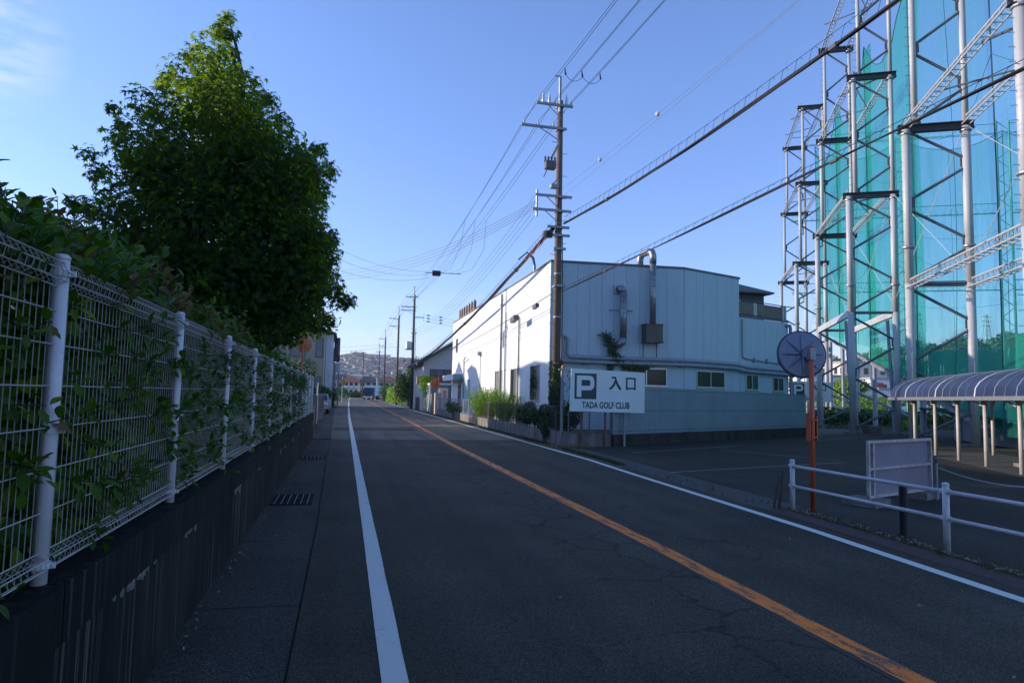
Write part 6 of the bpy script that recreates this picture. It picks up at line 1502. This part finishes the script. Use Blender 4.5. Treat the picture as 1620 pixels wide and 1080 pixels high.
q = MB(); q.tube([(x+1.08,y-.1,9.85),(x+1.08,y-.1,10.7)], .04, 5); part('drop_bracket', q, M['galv'], t1_)
q = MB(); q.lathe((x-.52,y-.1,6.6), [(.1,-.03),(.36,0),(.38,.1),(.38,.75),(.33,.86),(.1,.92)], 14); part('transformer', q, M['alu'], t1_, smooth=False)
q = MB(); q.beam((x-.9,y-.1,6.58),(x,y-.1,6.58),.08,.08); q.box(x-.3,x+.35,y-.3,y-.2,8.4,8.5); q.tube([(x+.25,y,5.0),(x+.25,y,9.0)], .03, 5); part('transformer_bracket', q, M['galv'], t1_)
utility_pole('third utility pole along the right roadside beside the dark evergreen', *P2, 12.7, [(-1.35,.1,12.2,(-1.25,-.7)), (-1.35,.1,11.1,(-1.25,-.7))], .19, cap=1.2)
t2_ = bpy.data.objects['utility_pole.002']
q = MB(); q.lathe((P2[0]+.9,P2[1],6.3), [(.02,-.35),(.28,0),(.3,.2),(.1,.3)], 10); q.beam((P2[0],P2[1],6.5),(P2[0]+1.1,P2[1],6.5),.07,.07); part('street_lamp', q, M['alu'], t2_)
utility_pole('fourth utility pole leaning over the sunny bushes on the right roadside', *P3, 12.6, [(-1.3,.1,12.2,(-1.2,)), (-1.3,.1,10.7,(-1.2,)), (-1.4,1.8,6.6,()), (-1.0,1.9,5.2,())], .2, cap=1.4)
utility_pole('fifth utility pole at the bend of the road', *P4, 12.4, [(-1.3,.2,11.0,()), (-1.0,.9,12.0,())], .2, cap=1.8)
utility_pole('farthest thin utility pole standing left of the trucks', 4.9, 200, 13.2, [(-.9,.9,12.6,())], .2)
utility_pole('utility pole hidden behind the sweetgum crown on the left', *PL, 12.2, [(-.9,.9,11.8,(-.8,.8)), (-.9,.9,8.9,())], .18, cap=.8)
tl_ = bpy.data.objects['utility_pole.006']; q = MB(); q.lathe((PL[0]+.62,PL[1],7.6), [(.1,-.03),(.34,0),(.34,.8),(.1,.9)], 12); q.beam((PL[0],PL[1],7.6),(PL[0]+.8,PL[1],7.6),.08,.08); part('transformer', q, M['alu'], tl_)
utility_pole('utility pole behind the camera that the roadside cables run to', *PB, 13.4, [(-1.0,.5,13.1,(-.9,.4)), (-1.6,.2,12.15,(-1.5,))], .18)

# ---- wires -------------------------------------------------------------------
def cat_pts(a, b, sag, n_=22):
    a = Vector(a); b = Vector(b); return [a.lerp(b, i/n_) - Vector((0,0,sag*4*(i/n_)*(1-i/n_))) for i in range(n_+1)]
def wire(label, a, b, sag, r_=.007, mt='rubber', name='power_line', cat='cable', group=None, n_=22):
    q = MB(); q.tube(cat_pts(a, b, sag, n_), r_, 5, False); return solo(name, q, M[mt], label, cat, a, group)
def pz(P, dx, z, dy=-.22): return (P[0]+dx, P[1]+dy, z)
HV = [(-.95,13.3),(-.28,13.3),(.40,13.3),(-1.52,12.35),(-.95,12.35),(-.33,12.35)]
G1 = 'overhead lines passing over the corner pole towards the top right'; G2 = 'overhead lines running from the corner pole down the road'
HN = ['left end of the top arm', 'middle of the top arm', 'right end of the top arm', 'left end of the second arm', 'middle of the second arm', 'right end of the second arm']
for i, (dx, z) in enumerate(HV):
    wire('thin line rising out of the picture from the %s' % HN[i], pz(P0,dx,z), pz(PB,dx,z), .55, .0085, group=G1)
    j = pz(P1, (-.9,-.4,.3,-1.4,-.9,-1.4)[i], (12.8,12.8,12.8,11.65,11.65,11.25)[i]); wire('thin line running down the road from the %s' % HN[i], pz(P0,dx,z), j, .9, .009, group=G2)
    k = pz(P2, (-1.25,-.7,0,-1.25,-.7,-.3)[i], (12.35,12.35,12.5,11.25,11.25,11.2)[i]); wire('thin overhead line between the two poles beyond the factory', j, k, .25, .010, group='overhead lines beyond the factory')
    if i in (0,1,3,4): wire('thin overhead line between the farther poles', k, pz(P3, -1.2+.2*i, 12.3 if i < 2 else 10.8), .5, .012, group='overhead lines between far poles')
    if i in (0,3): wire('thin overhead line at the far end of the road', pz(P3, -1.2+.2*i, 12.3 if i < 2 else 10.8), pz(P4,-1.0,11.2), .6, .014, group='overhead lines at the end of the road')
for i in range(4):     # low voltage set from the bracket to the next pole
    wire('%s fine low voltage line sloping towards the pole behind the factory' % ['topmost','second','third','lowest'][i], pz(P0,-.95+.0,9.5-.28*i), pz(P1,.15,9.0-.3*i), 1.0, .007, group='low voltage lines beside the factory')
    wire('%s of the four lines sweeping left across the road' % ['topmost','second','third','lowest'][i], pz(P0,-.95-.05*i,9.2-.13*i), (PL[0]+.2*i, PL[1], 9.1-.13*i), 1.45, .0085, group='four lines crossing the road')
    wire('fine line crossing the sky far down the road', (-30, 118+9*i, 9.6-.5*i), (P2[0] if i < 2 else P3[0], P2[1] if i < 2 else P3[1], 8.7-.45*i), 1.2, .012, group='fine lines crossing the far road')
for i in range(3): wire('fine line far away near the end of the road', (-40, 190+14*i, 13.5-1.2*i), (P4[0], P4[1], 11.6-1.0*i), 1.4, .018, group='fine lines at the end of the road')
for i in range(3): wire('fine line leaving the pole behind the factory to the right', (P1[0]+1.1, P1[1]-.1, 10.65-.35*i), (26, 88, 10.9-.35*i), .5, .011, group='service lines over the factory end')
for i in range(3):
    for dx in (.55, 2.1):
        p = (P1[0]+1.1+dx, P1[1]-.1+dx*.5, 10.62-.35*i-.03*dx); q = MB(); q.lathe(p, [(.01,-.22),(.07,-.1),(.075,.1),(.01,.22)], 8, (1,.4,0))
        solo('line_sleeve', q, M['black'], '%s %s black sleeve on the service lines right of the pole behind the factory' % (['top','middle','bottom'][i], 'left' if dx < 1 else 'right'), 'line sleeve', p, 'line sleeves')
# mid-span jumpers with the black device
mid = lambda dx, z, dx2, z2, f: Vector(pz(P0,dx,z)).lerp(Vector(pz(P1,dx2,z2)), f) - Vector((0,0,.9*4*f*(1-f)))
q = MB(); dv = mid(-1.52,12.35,-1.4,11.65,.42) - Vector((.3,0,1.15)); q.box(dv.x-.28,dv.x+.28,dv.y-.2,dv.y+.2,dv.z-.16,dv.z+.16); q.tube([dv - Vector((.8,0,.0)), dv + Vector((1.8,.3,.12))], .025, 5); solo('line_switch', q, M['black'], 'black box switch hanging on the crossing lines above the road', 'line switch', tuple(dv))
for i, (dx, z, dx2, z2) in enumerate(((-.95,13.3,-.9,12.8),(-.28,13.3,-.4,12.8),(.4,13.3,.3,12.8))):
    p0 = mid(dx, z, dx2, z2, .30); q = MB(); e_ = dv + Vector((.3+.5*i,.1,.05)); q.tube([p0, p0.lerp(e_,.4)+Vector((.35+.2*i,0,-.35)), p0.lerp(e_,.8)+Vector((.4+.2*i,0,-.35)), e_], .01, 5, False); solo('jumper_wire', q, M['rubber'], 'looping jumper wire dropping to the black box switch', 'cable', tuple(p0), 'jumper wires to the box switch')
for i in range(3): wire('line crossing left from the black box switch to behind the tree', tuple(dv + Vector((-.5,0,.1-.22*i))), (PL[0]+.6, PL[1]+.3, 12.0-.9*i), .9, .0085, group='lines from the box switch to the tree')
for f, (ia, ib, ic), s_ in ((.12,(3,4,5),.5), (.28,(0,1,2),.5)):
    ps = [Vector(pz(P0,*HV[i])).lerp(Vector(pz(PB,*HV[i])), f) - Vector((0,0,.55*4*f*(1-f))) for i in (ia, ib, ic)]
    q = MB()
    for p in ps: q.tube([p, p+Vector((.03,0,-.22))], [.012,.035], 6)
    for a, b in zip(ps, ps[1:]): q.tube(cat_pts(a+Vector((.03,0,-.22)), b+Vector((.03,0,-.22)), .18, 10), .008, 5, False)
    solo('jumper_wire', q, M['rubber'], 'nearer jumper loops hanging under the lines beside the pole top' if f < .2 else 'higher jumper loops hanging under the lines at the top of the picture', 'cable', tuple(ps[0]))
# thin pale lines with white balls
for i in range(2):
    a, b = pz(P0,.1,9.75-.3*i), pz(PB,.2-.5*i,9.6); wire(['very thin pale line carrying the white balls', 'very thin pale line just below the one with white balls'][i], a, b, .35, .005, 'galv', group='thin pale lines with white balls')
a, b = Vector(pz(P0,.1,9.75)), Vector(pz(PB,.2,9.6))
for i, f in enumerate((.095, .20)):
    p = a.lerp(b, f) - Vector((0,0,.35*4*f*(1-f))); q = MB(); q.lathe(p, [(.002,-.07),(.05,-.05),(.07,0),(.05,.05),(.002,.07)], 10); solo('line_ball', q, M['porcelain'], ['lower small white ball on the thin pale line', 'upper small white ball on the thin pale line'][i], 'line ball', tuple(p))
# thick telecom bundles
def bundle(label, a, b, sag, r_, rings=True, strands=3, rise=.22, n_=46):
    t_ = thing('telecom_cable', label, 'cable', a); pts = cat_pts(a, b, sag, n_); d = (Vector(b)-Vector(a)).normalized(); sx = d.cross(Vector((0,0,1))).normalized()
    for k in range(strands):
        q = MB(); pp_ = [p + (sx*math.cos(k*2.1 + i*.35) + Vector((0,0,1))*math.sin(k*2.1 + i*.35))*r_*1.05 for i, p in enumerate(pts)]; q.tube(pp_, r_*(1 if k < 2 else .6), 6, False); part('strand', q, M['rubber'], t_)
    if rings:
        q = MB(); mp_ = [p + Vector((0,0,rise)) for p in pts]; q.tube(mp_, .006, 4, False); part('messenger_wire', q, M['rubber'], t_)
        q = MB(); L = (Vector(b)-Vector(a)).length; K = int(L/.42)
        for i in range(K):
            f = (i+.5)/K; p = Vector(a).lerp(Vector(b), f) - Vector((0,0,sag*4*f*(1-f))); c_ = p + Vector((0,0,rise*.5)); q.tube([c_ + sx*.0 + Vector((0,0,-rise*.5)), c_ + d*.10 + Vector((0,0,rise*.42)), c_ + d*.2 + Vector((0,0,rise*.5)), c_ + d*.26 + Vector((0,0,rise*.2))], .005, 4, False)
        part('hanger_rings', q, M['rubber'], t_, kind='stuff')
    for k in range(4):
        f = .12 + .25*k; p = pts[int(f*n_)]; q = MB(); q.tube([p - d*.09, p + d*.09], r_*2.3, 8); part('cable_clamp', q, M['trim'], t_)
    return t_
bundle('thick black cable bundle sweeping from the corner pole to the top right', pz(P0,.15,8.35), pz(PB,.2,10.4), 1.2, .024, True, 3, .26)
bundle('thinner twisted black cable under the thick one reaching the right edge', pz(P0,.1,5.66), pz(PB,.2,6.4), .05, .016, True, 2, .13)
bundle('thick black cable bundle running down the road past the factory wall', pz(P0,-.3,8.1), pz(P1,.1,4.95), .69, .045, True, 3, .30)
wire('black cable with splice boxes in front of the white wall', pz(P0,-.1,5.7), pz(P1,.1,4.9), .45, .018)
wire('thin lower cable in front of the white wall', pz(P0,-.1,5.0), pz(P1,.1,4.25), .5, .010)
bundle('cable bundle between the poles beyond the factory', pz(P1,.1,5.15), pz(P2,.1,6.2), .3, .035, False, 2)
wire('thick cable continuing to the far roadside poles', pz(P2,.1,6.2), pz(P3,.1,6.3), .5, .04)
for i, (f, s_) in enumerate(((.055, .17), (.125, .26))):
    p = Vector(pz(P0,-.1,5.7)).lerp(Vector(pz(P1,.1,4.9)), f) - Vector((0,0,.45*4*f*(1-f))); q = MB(); d = Vector((0,1,-.10)); q.beam(p - d*s_*1.6 - Vector((0,0,.12)), p + d*s_*1.6 - Vector((0,0,.12)), s_*.9, s_*.9); solo('splice_box', q, M['trim'], ['smaller dark splice box hanging beside the corner pole', 'larger dark splice box hanging on the cable left of the corner pole'][i], 'splice box', tuple(p))
# service mast with bent conduits on the factory roof
t = thing('service_mast', 'black bent service conduits rising from the factory roof edge', 'conduit', (8.62, 31.5, HT))
for k in range(2): q = MB(); q.tube([(8.62+.08*k,31.3+.1*k,HT),(8.62+.08*k,31.3+.1*k,HT+.5),(8.5+.08*k,31.25,HT+.85),(8.2,31.1,HT+1.05),(7.75,30.9,HT+.9-.25)], .035, 7, False); part('conduit', q, M['rubber'] if k else M['galv'], t)

# ================================================================== END OF THE ROAD
def truck(label, x, y, rz, cabm, boxm, h=3.0):
    t_ = thing('truck', label, 'truck', (x, y, 0), None, rz)
    prof = [(-1.9,.5),(-2.0,1.3),(-1.9,2.0),(-1.65,2.75),(-.2,2.85),(-.2,.5)]
    q = MB(); q.extr([(-1.15,b,c) for b, c in prof], (2.3,0,0)); part('cab', q, cabm, t_, local=True)
    q = MB(); q.add([(-1.0,-2.0,1.5),(1.0,-2.0,1.5),(.95,-1.78,2.45),(-.95,-1.78,2.45)], [(0,1,2,3)]); part('windscreen', q, M['winglass'], t_, local=True)
    q = MB(); q.box(-1.2,1.2,-.1,5.5,.9,h+.45); part('cargo_box', q, boxm, t_, local=True)
    for sx in (-1, 1):
        q = MB(); q.box(sx*.85-.15,sx*.85+.15,-2.04,-1.96,.75,.98); part('headlight', q, M['porcelain'], t_, local=True)
        for yy in (-1.1, 2.6, 3.7): q = MB(); q.lathe((sx*1.0,yy,.48), [(.001,-.14),(.48,-.14),(.48,.14),(.001,.14)], 14, (1,0,0)); part('wheel', q, M['tyre'], t_, local=True)
    q = MB(); q.box(-1.15,1.15,-2.05,-1.95,.45,.72); part('bumper', q, M['white'], t_, local=True)
    return t_
truck('navy blue truck with a pale cargo box at the far end of the road', 5.9, 166, -.28, M['navytruck'], M['sign_white'], 2.9)
truck('white truck with a dark blue front beside the navy truck', 9.3, 172, -.1, M['white'], M['grey'], 3.0)
def apartment(label, x0, x1, y, h, roofm, bays):
    t_ = thing('apartment_house', label, 'apartment house', ((x0+x1)/2, y, 0)); q = MB(); q.box(x0,x1,y,y+9,-.02,h); part('wall', q, M['cream'], t_)
    q = MB(); ov = .7; q.add([(x0-ov,y-ov,h-.05),(x1+ov,y-ov,h-.05),(x1+ov,y+9+ov,h-.05),(x0-ov,y+9+ov,h-.05),(x0+1.5,y+4.5,h+2.2),(x1-1.5,y+4.5,h+2.2)], [(0,1,5,4),(1,2,5),(2,3,4,5),(3,0,4),(3,2,1,0)]); part('roof', q, roofm, t_)
    w_ = (x1-x0)/bays
    for i in range(bays):
        for z in (.9, 3.5):
            q = MB(); q.box(x0+w_*(i+.2), x0+w_*(i+.8), y-.06, y, z, z+1.5); part('window', q, M['winglass'], t_)
            q = MB(); q.box(x0+w_*(i+.1), x0+w_*(i+.9), y-.9, y-.07, z-.35, z+.35); part('balcony', q, M['white'], t_)
apartment('cream apartment house with an orange tiled roof, leftmost at the road end', -.3, 4.6, 240, 5.1, M['redroof'], 3)
apartment('cream apartment house with a dark roof at the road end', 5.0, 11.0, 243, 5.2, M['darkroof'], 3)
apartment('pink roofed apartment house behind the trucks', 11.6, 17.5, 246, 5.6, M['redroof'], 3)
apartment('grey roofed house right of the pink roofed apartment', 18.0, 24.0, 238, 5.0, M['darkroof'], 2)
q = MB(); q.box(13.3, 17.3, 178, 186, 0, 4.2); q.box(13.0,17.6,177.6,186.4,4.2,4.6); solo('blue_shed', q, M['tealpanel'], 'blue shed behind the sunny roadside bushes', 'shed', (15, 180, 0))
t = thing('round_sign', 'yellow round sign on a pole among the right roadside bushes', 'road sign', (8.6, 122, 0))
q = MB(); q.tube([(8.6,122,0),(8.6,122,3.4)], .05, 6); part('pole', q, M['galv'], t); q = MB(); q.lathe((8.6,121.9,2.2), [(.01,-.03),(.38,-.03),(.38,.03),(.01,.03)], 14, (0,-1,0)); part('plate', q, M['yellow'], t)
q = MB(); q.tube([(7.9,171,0),(7.9,171,5.2)], .35, 8); solo('signal_pylon', q, M['teal'], 'teal painted column beside the far trucks', 'column', (7.9,171,0))
q = MB(); q.tube([(11.2,160,0),(11.2,160,5.6)], .06, 6); [q.box(10.9,11.5,159.9,160.0,2.9+.45*i,3.2+.45*i) for i in range(6)]; solo('banner_pole', q, M['creamframe'], 'patterned vertical banner on a pole by the far bushes', 'banner', (11.2,160,0))
for i in range(14):
    x, y = random.uniform(-14, 30), random.uniform(262, 330); o = bpy.data.objects.new('suburban_house', HM[random.randrange(15)]); C.objects.link(o); o.location = (x*1.6, y, 0); o.rotation_euler = (0,0,random.uniform(-.3,.3)); o['label'] = 'two storey house in the rows behind the apartments'; o['category'] = 'house'; o['group'] = 'houses behind the apartments'
bush('street_tree', 'dark trees at the far left behind the warning sign', 'tree', (-7, 150, 3), (4, 6, 3.2), 2200, .5, M['shrub'], trunk=.2, seed_=51)

# ================================================================== AIR
q = MB(); q.box(-2500, 2500, -60, 2600, -9, 130)
hz_ = bpy.data.materials.new('air'); hz_.use_nodes = True; ht = hz_.node_tree; ht.nodes.clear()
ho = ht.nodes.new('ShaderNodeOutputMaterial'); hv = ht.nodes.new('ShaderNodeVolumePrincipled'); hv.inputs['Density'].default_value = 0.00015; hv.inputs['Color'].default_value = (0.86, 0.92, 1.0, 1); hv.inputs['Anisotropy'].default_value = 0.3
ht.links.new(hv.outputs[0], ho.inputs['Volume'])
struct('haze', q, hz_, 'stuff')
